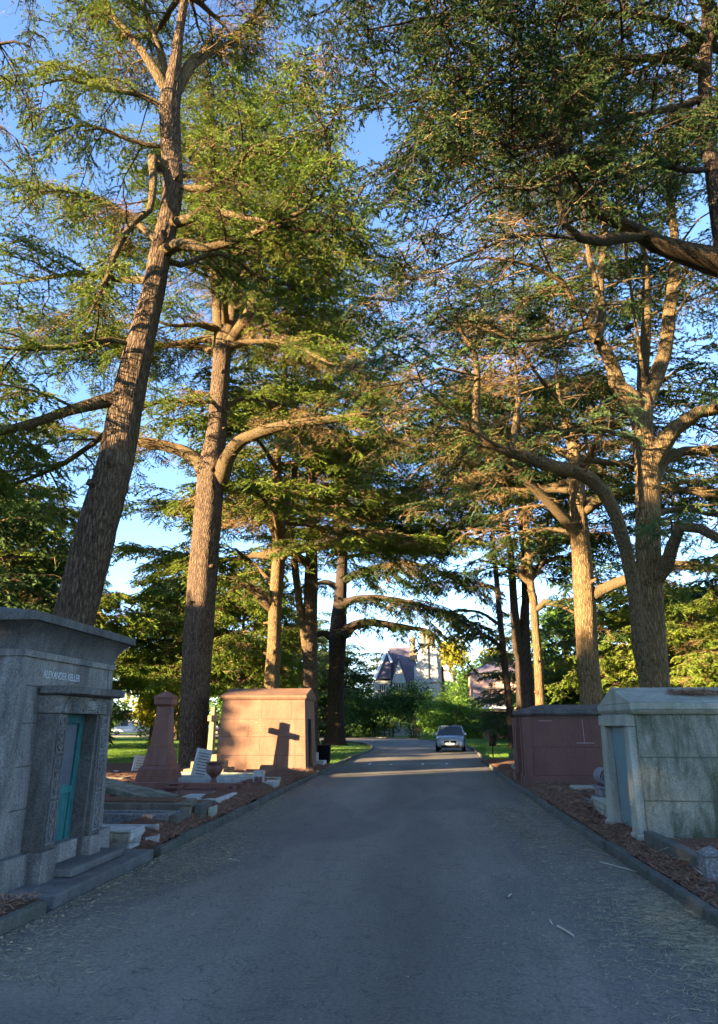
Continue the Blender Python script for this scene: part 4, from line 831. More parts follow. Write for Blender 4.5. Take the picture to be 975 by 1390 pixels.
# ------------------------------------------------------------------ left grey granite mausoleum
def text(name, body, size, loc, rot, m, parent, ext=.003, sx=1.0):
    c = bpy.data.curves.new(name, 'FONT'); c.body = body; c.size = size; c.extrude = ext; c.align_x = 'CENTER'; c.align_y = 'CENTER'
    tmp = bpy.data.objects.new(name, c); COL.objects.link(tmp); me = bpy.data.meshes.new_from_object(tmp.evaluated_get(bpy.context.evaluated_depsgraph_get())); bpy.data.objects.remove(tmp)
    o = bpy.data.objects.new(name, me); COL.objects.link(o); me.materials.clear(); me.materials.append(M[m]); p = parent; off = Vector((0, 0, 0))
    while p is not None: off += p.location; p = p.parent
    o.parent = parent; o.location = Vector(loc)-off; o.rotation_euler = rot; o.scale = (sx, 1, 1); return o
root = empty('mausoleum', (-5.2, 7.9, 0), 'grey granite mausoleum with flared cornice and green bronze door, at the left edge', 'mausoleum')
Y0, Y1, XF, XB = 6.72, 8.98, -4.03, -6.6
def fx(z): return XF-.045*z          # battered front
mb = MB(); mb.frus((XB-.05, XF+.10, Y0-.06, Y1+.06), -.15, (XB-.03, XF+.08, Y0-.05, Y1+.05), .38)
mb.build('plinth', M['granite'], root, .012)
mb = MB()
def ring(z): return (XB+.03*z, fx(z), Y0+.03*z, Y1-.03*z)
# courses, each a stone layer with a fine dark joint between; a doorway is left in the front wall
for (z0, z1) in [(.38, .78), (.786, 1.18), (1.186, 1.60), (1.606, 1.97)]:
    a, b = ring(z0), ring(z1)
    dy0, dy1 = 7.40, 8.22
    mb.frus((a[0], a[1], a[2], dy0), z0, (b[0], b[1], b[2], dy0), z1); mb.frus((a[0], a[1], dy1, a[3]), z0, (b[0], b[1], dy1, b[3]), z1)
    mb.frus((a[0], a[1]-.5, dy0+.001, dy1-.001), z0, (b[0], b[1]-.5, dy0+.001, dy1-.001), z1)
a, b = ring(1.976), ring(2.33); mb.frus(a, 1.976, b, 2.33)
mb.build('wall', M['granite'], root, .006)
mb = MB(); i_ = .012
for (z0, z1) in [(.37, 1.975)]:
    a, b = ring(z0), ring(z1); mb.frus((a[0]+i_, a[1]-.55, a[2]+i_, a[3]-i_), z0, (b[0]+i_, b[1]-.55, b[2]+i_, b[3]-i_), z1)
    mb.frus((a[1]-.56, a[1]-i_, a[2]+i_, 7.38), z0, (b[1]-.56, b[1]-i_, b[2]+i_, 7.38), z1); mb.frus((a[1]-.56, a[1]-i_, 8.24, a[3]-i_), z0, (b[1]-.56, b[1]-i_, 8.24, b[3]-i_), z1)
mb.build('joints', M['joint'], root)
mb = MB()                                   # framed panels: borders on the near side and the front
for z0, z1 in ((.40, 2.26),):
    a, b = ring(z0), ring(z1); t = .10; p = .018
    mb.frus((a[1]-.20, a[1]+.0, a[2]-p, a[2]+.0), z0, (b[1]-.20, b[1], b[2]-p, b[2]), z1)
    mb.frus((a[0], a[0]+.2, a[2]-p, a[2]), z0, (b[0], b[0]+.2, b[2]-p, b[2]), z1)
    mb.frus((a[1], a[1]+p, a[2]-p, a[2]+.12), z0, (b[1], b[1]+p, b[2]-p, b[2]+.12), z1)
    mb.frus((a[1], a[1]+p, a[3]-.12, a[3]), z0, (b[1], b[1]+p, b[3]-.12, b[3]), z1)
a, b = ring(2.262), ring(2.335); mb.frus((a[0]-.02, a[1]+.03, a[2]-.03, a[3]+.03), 2.262, (b[0]-.02, b[1]+.03, b[2]-.03, b[3]+.03), 2.335)
mb.build('moulding', M['granite'], root, .006)
# cavetto: an outward curve under the slab
V = []; n = 9
for k in range(n):
    u = k/(n-1); o = .02+.22*(1-math.cos(u*math.pi/2)); z = 2.335+.27*math.sin(u*math.pi/2)*1.0
    z = 2.335+.27*u; o = .02+.155*(u**2.4); r_ = ring(2.33); V += [(r_[0]-o, r_[2]-o, z), (r_[1]+o, r_[2]-o, z), (r_[1]+o, r_[3]+o, z), (r_[0]-o, r_[3]+o, z)]
F = [(k*4+i, k*4+(i+1) % 4, k*4+4+(i+1) % 4, k*4+4+i) for k in range(n-1) for i in range(4)]+[(3, 2, 1, 0), tuple((n-1)*4+i for i in range(4))]
mb = MB(); mb.add(V, F); r_ = ring(2.33)
mb.frus((r_[0]-.21, r_[1]+.21, r_[2]-.20, r_[3]+.19), 2.606, (r_[0]-.21, r_[1]+.21, r_[2]-.20, r_[3]+.19), 2.70)
mb.build('cornice', M['granite_dark'], root, .008)
mb = MB(); mb.frus((r_[0]-.18, r_[1]+.18, r_[2]-.18, r_[3]+.18), 2.703, (r_[0]+.9, r_[1]-.9, r_[2]+.9, r_[3]-.9), 2.93); mb.build('roof', M['granite_dark'], root, .01)
# door case
XP = -3.84
for (ya, yb, inner) in ((7.19, 7.45, 1), (8.21, 8.46, -1)):
    mb = MB(); mb.frus((XF-.06, XP+.05, ya-.02, yb+.02), -.1, (XF-.06, XP+.03, ya-.01, yb+.01), .39); mb.build('pier_plinth', M['granite'], root, .012)
    mb = MB(); mb.frus((XF-.12, XP, ya, yb), .392, (XF-.12, XP-.05, ya+.01, yb-.01), 1.70); pier = mb.build('pier', M['granite_dark'], root, .008)
    # carved strip: three framed panels with leaf and swirl relief
    yc = (ya+yb)/2; w = .17
    for z0, z1 in ((.44, .84), (.87, 1.27), (1.30, 1.55), (1.57, 1.68)):
        xz = lambda z: XP-.05*(z-.392)/1.308
        mb = MB(); e = .016
        mb.frus((xz(z0)-.02, xz(z0)+.002, yc-w/2, yc+w/2), z0, (xz(z1)-.02, xz(z1)+.002, yc-w/2, yc+w/2), z1, 1)
        for (u0, u1, v0, v1) in ((-w/2, w/2, z0, z0+e), (-w/2, w/2, z1-e, z1), (-w/2, -w/2+e, z0+e, z1-e), (w/2-e, w/2, z0+e, z1-e)):
            mb.frus((xz(v0), xz(v0)+.014, yc+u0, yc+u1), v0, (xz(v1), xz(v1)+.014, yc+u0, yc+u1), v1)
        h = z1-z0
        if h > .2:
            for sgn in (-1, 1):
                for f0, am in ((.15, .055), (.5, .05)):
                    k = np.linspace(0, 1, 9); zz = z0+h*(f0+.38*k); yy = yc+sgn*am*np.sin(k*math.pi)*(1-.3*k)
                    mb.tube(np.stack([np.array([xz(z)+.010 for z in zz]), yy, zz], -1), np.linspace(.013, .007, 9), 5)
            mb.tube([(xz(z0+h*u)+.01, yc, z0+h*u) for u in (.08, .5, .92)], .010, 5)
        else: mb.lathe(0, 0, [(.0, 0)], 3) if False else mb.tube([(xz(z0+h*.5)+.01, yc+.05*math.cos(a), z0+h*.5+.035*math.sin(a)) for a in np.linspace(0, 6.28, 12)], .009, 5)
        mb.build('carved_panel', [M['granite'], M['carve']], pier)
mb = MB(); mb.frus((XF-.12, XP-.02, 7.19, 8.46), 1.703, (XF-.12, XP-.02, 7.17, 8.48), 1.885); lin = mb.build('lintel', M['granite'], root, .01)
mb = MB()
for cyy, sg in ((7.62, 1), (8.0, -1)):
    for rr in (.155, .125, .10, .07, .04):
        mb.tube([(XP+.012, cyy+rr*math.cos(a)*1.25, 1.715+rr*math.sin(a)) for a in np.linspace(0, math.pi, 14)], .009, 5)
mb.lathe(XP+.0, 7.81, [(.0, 1.73), (.06, 1.745), (.075, 1.79), (.05, 1.84), (.0, 1.86)], 14)
for sg in (-1, 1):
    for rr in (.10, .13, .16): mb.tube([(XP+.012, 7.81+sg*(.42+rr*.9*math.cos(a)), 1.71+rr*math.sin(a)*1.0) for a in np.linspace(0, math.pi/2+.9, 10)], .008, 5)
mb.build('winged_carving', M['granite'], lin)
mb = MB(); mb.frus((XF-.05, XP+.06, 7.16, 8.46), 1.888, (XF-.05, XP+.12, 7.12, 8.48), 1.905); mb.box(XF-.05, XP+.12, 7.12, 8.48, 1.905, 1.985); mb.build('door_hood', M['granite_dark'], root, .008)
mb = MB(); xd = XF-.045
mb.box(xd-.06, xd, 7.46, 8.16, .20, 1.70)
door = mb.build('door', M['verdigris'], root, .004)
mb = MB()
for (y0, y1, z0, z1) in ((7.46, 8.16, .20, .36), (7.46, 8.16, 1.60, 1.70), (7.46, 7.56, .36, 1.60), (8.06, 8.16, .36, 1.60), (7.56, 8.06, .86, .93)): mb.box(xd+.001, xd+.022, y0, y1, z0, z1)
mb.build('door_panel_frame', M['verdigris'], door, .004)
for (y0, y1, z0, z1) in ((7.59, 8.03, .95, 1.58),):
    mb = MB(); mb.box(xd-.002, xd+.006, y0, y1, z0, z1); mb.build('door_grille', M['carve'], door)
for ya, yb in ((7.40, 7.458), (8.162, 8.215)):
    mb = MB(); mb.box(xd-.1, XP-.06, ya, yb, .2, 1.70); mb.build('door_jamb', M['granite_dark'], root, .004)
mb = MB(); mb.tube([(xd+.05, 7.60, 1.0), (xd+.05, 7.60, 1.1)], .01, 8); mb.build('handle', M['black'], door, smooth=True)
text('inscription', 'ALEXANDER KELLER', .115, (fx(2.09)+.006, 7.62, 2.105), (math.pi/2-.045, 0, math.pi/2), 'gilt', root, .002, .78)
mb = MB(); mb.box(-3.93, -3.42, 6.80, 9.20, -.05, .115); mb.build('step', M['step_stone'], root, .02)
mb = MB(); mb.box(-4.02, -3.62, 7.46, 8.72, .118, .20); mb.build('step', M['step_stone'], root, .02)

# ------------------------------------------------------------------ red sandstone mausoleum (middle left)
def mausoleum(x0, x1, y0, y1, ztop, zridge, m, mroof, label, facing, batter=.03, courses=(.45, .95, 1.4, 1.85, 2.25), plinth=.22, door_y=None, door_m='black', jm='joint', over=.10, ridge_axis='x', fascia=.16, stag=0.0, dw=.36, frame=None, zdoor=None):
    root = empty('mausoleum', ((x0+x1)/2, (y0+y1)/2, 0), label, 'mausoleum')
    def rg(z, e=0): return (x0+batter*z-e, x1-batter*z+e, y0+batter*z-e, y1-batter*z+e)
    mb = MB(); mb.frus(rg(-.15, .07), -.15, rg(plinth, .05), plinth); mb.build('plinth', M[m], root, .015)
    dy = door_y; fx_ = 1 if facing > 0 else -1; zd = zdoor or ztop-.38
    mb = MB(); z = plinth; jb = MB(); cs = [c for c in courses if c > plinth]+[ztop]
    for ci, zc in enumerate(cs):
        a, b = rg(z+.003), rg(zc-.003)
        for q_ in (0,):
            if zc <= zd+.02:
                if fx_ > 0:
                    mb.frus((a[0], a[1]-.35, a[2], a[3]), z+.003, (b[0], b[1]-.35, b[2], b[3]), zc-.003)
                    mb.frus((a[1]-.349, a[1], a[2], dy-dw), z+.003, (b[1]-.349, b[1], b[2], dy-dw), zc-.003); mb.frus((a[1]-.349, a[1], dy+dw, a[3]), z+.003, (b[1]-.349, b[1], dy+dw, b[3]), zc-.003)
                else:
                    mb.frus((a[0]+.35, a[1], a[2], a[3]), z+.003, (b[0]+.35, b[1], b[2], b[3]), zc-.003)
                    mb.frus((a[0], a[0]+.349, a[2], dy-dw), z+.003, (b[0], b[0]+.349, b[2], dy-dw), zc-.003); mb.frus((a[0], a[0]+.349, dy+dw, a[3]), z+.003, (b[0], b[0]+.349, dy+dw, b[3]), zc-.003)
            else: mb.frus(a, z+.003, b, zc-.003)
        # upright joints on the near wall
        if jm:
            W_ = x1-x0; nj = 3
            for k in range(1, nj):
                xj = x0+W_*(k+(.33 if ci % 2 else -.08)+stag)/nj
                if x0+.15 < xj < x1-.15: jb.frus((xj-.004, xj+.004, a[2]-.003, a[2]+.01), z+.01, (xj-.004, xj+.004, b[2]-.003, b[2]+.01), zc-.01)
            jb.frus((a[0]+.01, a[1]-.01, b[2]-.0035, b[2]+.02), zc-.007, (a[0]+.01, a[1]-.01, b[2]-.0035, b[2]+.02), zc+.002)
        z = zc
    mb.build('wall', M[m], root, .006)
    if jm: jb.build('joints', M[jm], root)
    r = rg(ztop)
    mb = MB(); mb.frus((r[0]-over*.4, r[1]+over*.4, r[2]-over*.4, r[3]+over*.4), ztop, (r[0]-over, r[1]+over, r[2]-over, r[3]+over), ztop+.06)
    mb.box(r[0]-over, r[1]+over, r[2]-over, r[3]+over, ztop+.062, ztop+fascia); mb.build('cornice', M[mroof], root, .012)
    mb = MB(); zf = ztop+fascia+.003; e = over-.01
    if ridge_axis == 'x':
        ym = (r[2]+r[3])/2; mb.prism([(r[2]-e, zf), (r[3]+e, zf), (ym, zridge)], 'x', r[0]-e, r[1]+e)
    elif ridge_axis == 'y':
        xm = (r[0]+r[1])/2; mb.prism([(r[0]-e, zf), (r[1]+e, zf), (xm, zridge)], 'y', r[2]-e, r[3]+e)
    elif ridge_axis == 'hip':
        mb.frus((r[0]-e, r[1]+e, r[2]-e, r[3]+e), zf, (r[0]+.45, r[1]-.45, r[2]+.45, r[3]-.45), zridge)
    mb.build('roof', M[mroof], root, .01)
    mb = MB(); xw = (x1-.10-batter*.5) if fx_ > 0 else (x0+.05+batter*.8)
    mb.box(xw-.05, xw+.02, dy-dw, dy+dw, plinth-.1, zd); dr = mb.build('door', M[door_m], root, .004)
    mb = MB(); hx = xw+(.05 if fx_ > 0 else -.05); mb.tube([(hx, dy-.2, zd*.5), (hx, dy-.2, zd*.5+.12)], .012, 8); mb.build('handle', M['black'], dr, smooth=True)
    return root, rg
sroot, srg = mausoleum(-6.95, -3.86, 23.45, 25.75, 2.36, 2.78, 'sandstone', 'sandstone', 'red sandstone mausoleum with the shadow of a cross on its sunlit side', 1, .05, (.60, 1.18, 1.74), .18, 24.5, 'black', 'joint', .07, 'x', .15, .12, .38)
# illegible faint inscription strokes on its side
mb = MB(); g = np.random.default_rng(4)
for row in range(6):
    x = -5.85+(.25 if row == 0 else g.uniform(0, .06)); xe = -4.95-(.3 if row == 0 else g.uniform(0, .1))
    z = 1.70-row*.085
    while x < xe:
        w = g.uniform(.012, .03)
        if g.random() < .82: mb.box(x, x+w*.6, 23.45+.05*z-.004, 23.45+.05*z+.004, z, z+.045)
        if g.random() < .5: mb.box(x+w*.6, x+w*1.3, 23.45+.05*z-.004, 23.45+.05*z+.004, z+g.choice([0, .02, .035]), z+g.choice([0, .02, .035])+.008)
        x += w*1.6
mb.build('inscription_lettering', M['sandstone_pale'], sroot)

# ------------------------------------------------------------------ dark red polished mausoleum (right)
rroot, rrg = mausoleum(2.76, 5.9, 19.0, 21.3, 1.78, 2.08, 'red_granite', 'granite_dark', 'dark red polished granite mausoleum with a flat grey roof, right of the road', -1, .015, (.34, 1.02, 1.72), .34, 20.2, 'black', 'joint', .10, 'hip', .17, .2, .42)
for (ya, yb) in ((18.95, 19.3), (19.55, 19.75), (20.65, 20.85), (21.0, 21.35)):
    mb = MB(); mb.frus((2.62, 2.80, ya, yb), .30, (2.65, 2.82, ya+.01, yb-.01), 1.76)
    mb.frus((2.55, 2.80, ya-.03, yb+.03), -.1, (2.58, 2.80, ya-.02, yb+.02), .30); mb.build('pilaster', M['red_granite'], rroot, .012)
mb = MB(); mb.box(4.178, 4.185, 19.016, 19.028, 1.12, 1.70); mb.box(3.98, 4.42, 19.010, 19.022, 1.117, 1.127); mb.build('pale_crack', M['joint_pale'], rroot)
mb = MB(); mb.box(3.05, 3.40, 19.018, 19.03, 1.66, 1.668); mb.build('pale_crack', M['joint_pale'], rroot)

# ------------------------------------------------------------------ green-grey lichened mausoleum (right)
groot, grg = mausoleum(2.93, 6.4, 10.18, 11.98, 1.72, 2.12, 'green_stone', 'pale_stone', 'green-grey lichened stone mausoleum with a gabled roof and a narrow teal door', -1, .035, (.62, 1.16), .06, 11.02, 'teal_door', 'soft_joint', .085, 'x', .15, .05, .44, zdoor=1.57)
for ya, yb in ((10.24, 10.55), (11.50, 11.88)):
    mb = MB(); mb.frus((2.83, 2.97, ya, yb), .20, (2.88, 3.02, ya+.05, yb-.05), 1.56); mb.build('pilaster', M['pale_stone'], groot, .01)
    mb = MB(); mb.frus((2.76, 2.98, ya-.05, yb+.04), -.12, (2.79, 2.98, ya-.03, yb+.02), .17); mb.frus((2.79, 2.98, ya-.03, yb+.02), .17, (2.83, 2.98, ya, yb), .21); mb.build('pilaster_base', M['pale_stone'], groot, .01)
mb = MB(); mb.frus((2.86, 3.04, 10.28, 11.86), 1.563, (2.87, 3.04, 10.28, 11.86), 1.72); mb.build('lintel', M['pale_stone'], groot, .01)
mb = MB(); mb.box(2.98, 6.5, 9.98, 10.16, -.1, .13); mb.build('base_ledge', M['pale_stone'], groot, .012)
g = np.random.default_rng(8); n = 900; x = 4.0+g.normal(size=n)*.22; y = 10.65+g.normal(size=n)*.16
M['nest'] = M['mulchneedle']
def clump(name, cx, cy, cz, rx, ry, rz, n, ln, w, m, seed):
    g = np.random.default_rng(seed); p = np.clip(g.normal(size=(n, 3)), -2, 2)*[rx/2, ry/2, rz/2]; p[:, 2] = np.abs(p[:, 2]); p += [cx, cy, cz]
    a = nrm(g.normal(size=(n, 3))*[1, 1, .3])*ln*.5; b = nrm(np.cross(a, g.normal(size=(n, 3))))*w
    return rawmesh(name, np.stack([p-a-b, p-a+b, p+a+b, p+a-b], 1).reshape(-1, 3), np.arange(4*n).reshape(-1, 4), M[m])
tag(clump('needle_heap', 4.0, 10.72, 2.0, .34, .2, .06, 1400, .13, .004, 'mulchneedle', 3), 'heap of brown needles lying on the green-grey mausoleum roof', 'needle heap', kind='thing')

# ------------------------------------------------------------------ monuments and graves, left
oroot = root = empty('obelisk_monument', (-7.08, 19.05, 0), 'tapered truncated red stone obelisk on a stepped base, in front of the second cedar', 'monument')
cx, cy = -7.08, 19.05
mb = MB(); mb.cfrus(cx, cy, -.1, .98, .42, .93); mb.build('base', M['pink_granite'], root, .012)
mb = MB(); mb.cfrus(cx, cy, .422, .90, .56, .88); mb.cfrus(cx, cy, .56, .88, .64, .74); mb.cfrus(cx, cy, .642, .72, 1.03, .58); mb.cfrus(cx, cy, 1.03, .60, 1.09, .56); mb.build('pedestal', M['pink_granite'], root, .01)
mb = MB(); mb.cfrus(cx, cy, 1.092, .50, 2.12, .36); sh = mb.build('shaft', M['pink_granite'], root, .01)
mb = MB()
for r_ in range(9): mb.box(cx+.25-.07*(1.95-r_*.07-1.09)+.0, cx+.256-.07*(1.95-r_*.07-1.09)+.002, cy-.13, cy+.13, 1.90-r_*.075, 1.925-r_*.075)
mb.box(cx+.205, cx+.212, cy-.12, cy+.12, 1.96, 2.06); mb.box(cx+.325, cx+.332, cy-.12, cy+.12, .80, .88); mb.build('lettering', M['carve'], sh)
mb = MB(); mb.cfrus(cx, cy, 2.122, .38, 2.18, .50); mb.cfrus(cx, cy, 2.18, .50, 2.33, .50); mb.cfrus(cx, cy, 2.33, .56, 2.37, .56); mb.cfrus(cx, cy, 2.37, .54, 2.52, .06); mb.build('cap', M['pink_granite'], root, .008)

oroot.location = (-6.68, 17.8, 0); oroot.scale = (.93, .93, .95)
root = empty('stone_cross', (-6.66, 22.0, 0), 'pale sandstone cross on three square steps, between the trunk and the sandstone mausoleum', 'stone cross')
cx, cy = -6.66, 22.0
mb = MB(); mb.cfrus(cx, cy, -.1, 1.25, .30, 1.25); mb.cfrus(cx, cy, .302, .92, .50, .92); mb.cfrus(cx, cy, .502, .62, .70, .58); mb.build('steps', M['sandstone_pale'], root, .015)
mb = MB(); mb.frus((cx-.09, cx+.09, cy-.14, cy+.14), .702, (cx-.07, cx+.07, cy-.11, cy+.11), 1.66); mb.box(cx-.065, cx+.065, cy-.37, cy+.37, 1.662, 1.84); mb.box(cx-.065, cx+.065, cy-.10, cy+.10, 1.842, 2.10); mb.build('cross', M['sandstone_pale'], root, .012)

def headstone(x, y, w, h, t, m, label, lean=0.0, yaw=0.0, top='arch', group=None, lines=6, base=True, name='headstone', lm='letter_dark'):
    """faces +X (the road), leaning towards +Y or the road"""
    root = empty(name, (x, y, 0), label, 'headstone', group); z0 = .10
    if top == 'arch': poly = [(-w/2, z0), (w/2, z0)]+[(w/2*math.cos(a), h-w*.3+w*.3*math.sin(a)) for a in np.linspace(0, math.pi, 12)]
    else: poly = [(-w/2, z0), (w/2, z0), (w*.44, h), (-w*.44, h)]
    mb = MB(); mb.prism([(y+u, v) for u, v in poly], 'x', x-t/2, x+t/2); st = mb.build('slab', M[m], root, .01)
    mb = MB()
    for i in range(lines):
        z = h*.86-(h*.62)*i/max(1, lines-1); ww = w*(.30 if i % 2 else .36); mb.box(x+t/2-.002, x+t/2+.004, y-ww, y+ww, z, z+h*.03)
    if lines: mb.build('lettering', M[lm], st)
    if base: mb = MB(); mb.box(x-t, x+t, y-w*.62, y+w*.62, -.12, .11); mb.build('base', M[m], root, .012)
    root.rotation_euler = (lean, 0, yaw); return root
hs = headstone(-6.15, 19.25, .46, .95, .12, 'marble', 'white marble headstone leaning to the right against the dark trunk', -.17, -.95, 'flat', None, 9)
headstone(-9.2, 22.6, .45, .62, .12, 'marble', 'small pale leaning headstone just left of the tapered obelisk', -.10, -.8, 'flat')
headstone(-11.2, 23.5, .5, .70, .14, 'granite_dark', 'small dark headstone on the lawn edge beside the grey mausoleum', .04, -.9, 'arch', lines=5, lm='gilt')
root = empty('stone_urn', (-4.85, 16.35, 0), 'dark red polished granite urn on a square foot, beside the cross', 'urn')
cx, cy = -4.85, 16.4
mb = MB(); mb.cfrus(cx, cy, -.05, .40, .24, .40); mb.cfrus(cx, cy, .24, .34, .30, .24); mb.build('foot', M['red_granite'], root, .01)
mb = MB(); mb.lathe(cx, cy, [(.10, .30), (.07, .36), (.06, .42), (.09, .46), (.15, .50), (.19, .58), (.20, .66), (.17, .71), (.22, .735), (.22, .765), (.12, .77), (.10, .70)], 26); mb.build('bowl', M['red_granite'], root, smooth=True)

def kerbset(name, x0, x1, y0, y1, h, m, label, w=.16, front='plain', group='grave surrounds along the left bank', fill=None, hf=None, posts=None, cat='grave surround', z0=-.1):
    """rectangular grave surround, its foot end at x1 (or x0 on the right) towards the road"""
    root = empty(name, ((x0+x1)/2, (y0+y1)/2, 0), label, cat, group)
    for (a, b, c, d_) in ((x0, x1, y0, y0+w), (x0, x1, y1-w, y1), (x0, x0+w, y0+w+.003, y1-w-.003), (x1-w, x1, y0+w+.003, y1-w-.003)):
        mb = MB(); mb.box(a, b, c, d_, z0, h); mb.build('kerb_rail', M[m], root, .012)
    if posts:
        for (px_, py_) in ((x0+w/2, y0+w/2), (x1-w/2, y0+w/2), (x0+w/2, y1-w/2), (x1-w/2, y1-w/2)):
            mb = MB(); s_ = w*1.35; mb.cfrus(px_, py_, z0, s_, h+posts, s_); mb.cfrus(px_, py_, h+posts, s_, h+posts+.07, s_*.3); mb.build('corner_post', M[m], root, .012)
    if fill: mb = MB(); mb.box(x0+w+.004, x1-w-.004, y0+w+.004, y1-w-.004, z0, hf if hf else h-.06); mb.build('infill', M[fill], root, .01)
    return root
GL = 'grave surrounds along the left bank'
def pieces(label, loc, items, cat='grave surround', name='grave_kerb', group=GL):
    """items: (part name, material, (x0, x1, y0, y1, z0, z1), optional rotation)"""
    root = empty(name, loc, label, cat, group)
    for it in items:
        mb = MB(); mb.box(*it[2]); mb.build(it[0], M[it[1]], root, .012, rot=it[3] if len(it) > 3 else None)
    return root
pieces('pale mossy block with a white top edge closest to the grey mausoleum', (-4.2, 9.6, 0), [('block', 'pale_stone', (-5.0, -3.87, 9.42, 9.85, -.1, .255)), ('top_edge', 'marble', (-5.0, -3.83, 9.40, 9.87, .257, .285)), ('end_stone', 'marble', (-3.868, -3.82, 9.40, 9.87, -.1, .255)), ('fallen_piece', 'marble', (-3.80, -3.62, 9.75, 10.0, .10, .165), (R(18), 'Z', np.array([-3.7, 9.87, .13])))])
pieces('thin white marble rail with a short upright end, just behind the pale mossy block', (-4.4, 10.3, 0), [('rail', 'marble', (-5.6, -3.84, 10.15, 10.23, .19, .255)), ('upright', 'marble', (-3.838, -3.77, 10.14, 10.25, -.1, .262)), ('back_panel', 'brown_stone', (-5.6, -3.9, 10.36, 10.44, -.1, .20))])
kerbset('grave_kerb', -5.9, -3.86, 10.82, 11.36, .31, 'rough_granite', 'rough speckled granite surround with a smooth pale end', .15, fill='soil', hf=.26)
pieces('smooth pale end stone and thin notched slab closing the rough granite surround', (-3.75, 11.1, 0), [('end_stone', 'kerb', (-3.857, -3.72, 10.84, 11.40, -.1, .30), (R(-3), 'Y', np.array([-3.75, 11.1, .1]))), ('notched_slab', 'brown_stone', (-3.92, -3.74, 11.46, 11.54, -.1, .36)), ('cap', 'brown_stone', (-3.97, -3.71, 11.44, 11.56, .362, .40))])
kerbset('grave_kerb', -6.6, -3.98, 11.66, 12.55, .37, 'brown_stone', 'long brown stone surround heaped with orange-brown needles', .14, fill='soil', hf=.40)
pieces('dark fronted end block with a pale leaning side, at the corner of the brown surround', (-3.8, 12.0, 0), [('block', 'brown_stone', (-3.97, -3.80, 11.72, 12.10, -.1, .33)), ('leaning_slab', 'kerb', (-3.78, -3.66, 11.74, 12.35, -.1, .34), (R(6), 'Y', np.array([-3.6, 12, .1]))), ('prop', 'pale_stone', (-3.64, -3.59, 12.1, 12.5, -.1, .27))])
pieces('large greenish ledger slab tilted with its left end raised', (-6.1, 14.2, 0), [('slab', 'green_stone', (-6.9, -5.0, 13.5, 14.55, .14, .235), (R(11), 'Y', np.array([-5.0, 14.2, .14]))), ('under_kerb', 'brown_stone', (-7.4, -5.6, 14.3, 14.5, -.1, .16)), ('rubble', 'brown_stone', (-7.2, -6.7, 13.5, 14.2, -.1, .34))], 'grave slab', 'ledger_slab')
mb = MB(); mb.box(-4.75, -3.90, 13.2, 13.38, .12, .29); mb.box(-3.895, -3.78, 13.2, 14.5, -.05, .29); mb.box(-4.75, -3.90, 13.385, 14.5, .12, .26)
tag(mb.build('kerb_stone', M['marble'], None, .012), 'white marble kerb block beside the low dark red posts', 'kerb stone')
root = empty('grave_kerb', (-5.0, 15.6, 0), 'polished dark red grave with notched little posts along the bank', 'grave surround', GL)
mb = MB(); mb.box(-6.6, -4.15, 14.85, 16.95, -.1, .20); mb.build('slab', M['red_granite'], root, .012)
mb = MB(); mb.box(-6.65, -4.1, 16.0, 16.14, .203, .34); mb.build('rail', M['pink_granite'], root, .012)
for y_ in (14.6, 15.78, 16.96):
    mb = MB(); mb.cfrus(-3.93, y_, -.1, .19, .34, .17); mb.box(-4.01, -3.95, y_-.08, y_+.08, .342, .41); mb.box(-3.91, -3.85, y_-.08, y_+.08, .342, .41); mb.build('post', M['red_granite'], root, .01)
for y_ in (14.71, 15.89):
    mb = MB(); mb.box(-3.98, -3.89, y_, y_+.96, -.1, .21); mb.build('rail', M['pink_granite'], root, .01)
mb = MB(); mb.cfrus(-5.35, 15.1, -.1, .34, .28, .26); mb.cfrus(-5.35, 15.1, .28, .32, .36, .34); mb.box(-5.42, -5.2, 15.0, 15.2, .362, .43)
tag(mb.build('broken_pedestal', M['red_granite'], None, .03), 'squat dark red broken pedestal at the tip of the tilted slab', 'pedestal')
kerbset('grave_kerb', -6.6, -4.3, 18.0, 19.0, .30, 'marble', 'long white marble surround behind the little notched posts', .13, fill='brown_stone', hf=.12)
pieces('white marble block with an upright end stone at the far end of the bank', (-4.0, 17.6, 0), [('upright_block', 'marble', (-4.10, -3.86, 17.1, 17.34, -.1, .53)), ('low_block', 'marble', (-4.2, -3.62, 17.4, 18.0, -.1, .27)), ('thin_kerb', 'pale_stone', (-4.9, -3.7, 18.45, 18.53, .05, .30))])
kerbset('grave_kerb', -7.4, -4.1, 20.2, 21.1, .24, 'pale_stone', 'thin pale surround at the foot of the sandstone mausoleum', .09)
kerbset('grave_kerb', -12.5, -8.6, 20.1, 21.3, .14, 'brown_stone', 'low sunlit stone edging left behind the tapered obelisk', .16)
def boulder(name, x, y, z, r, m, label, cat='stone', seed=1):
    g = np.random.default_rng(seed); mb = MB(); prof = [(r*math.sin(a)*1.0, z+r*.8*(1-math.cos(a))*.5) for a in np.linspace(.25, 2.9, 7)]; mb.lathe(x, y, prof, 10)
    o = mb.build(name, M[m], smooth=True); me = o.data
    for v in me.vertices: v.co *= 1+g.normal()*.06
    return tag(o, label, cat)
boulder('white_stone', -10.1, 23.0, .05, .13, 'marble', 'small white stone beside the dark headstone')
boulder('white_stone', -6.15, 13.2, .1, .16, 'pale_stone', 'pale lump of stone beside the raised end of the tilted slab', seed=2)
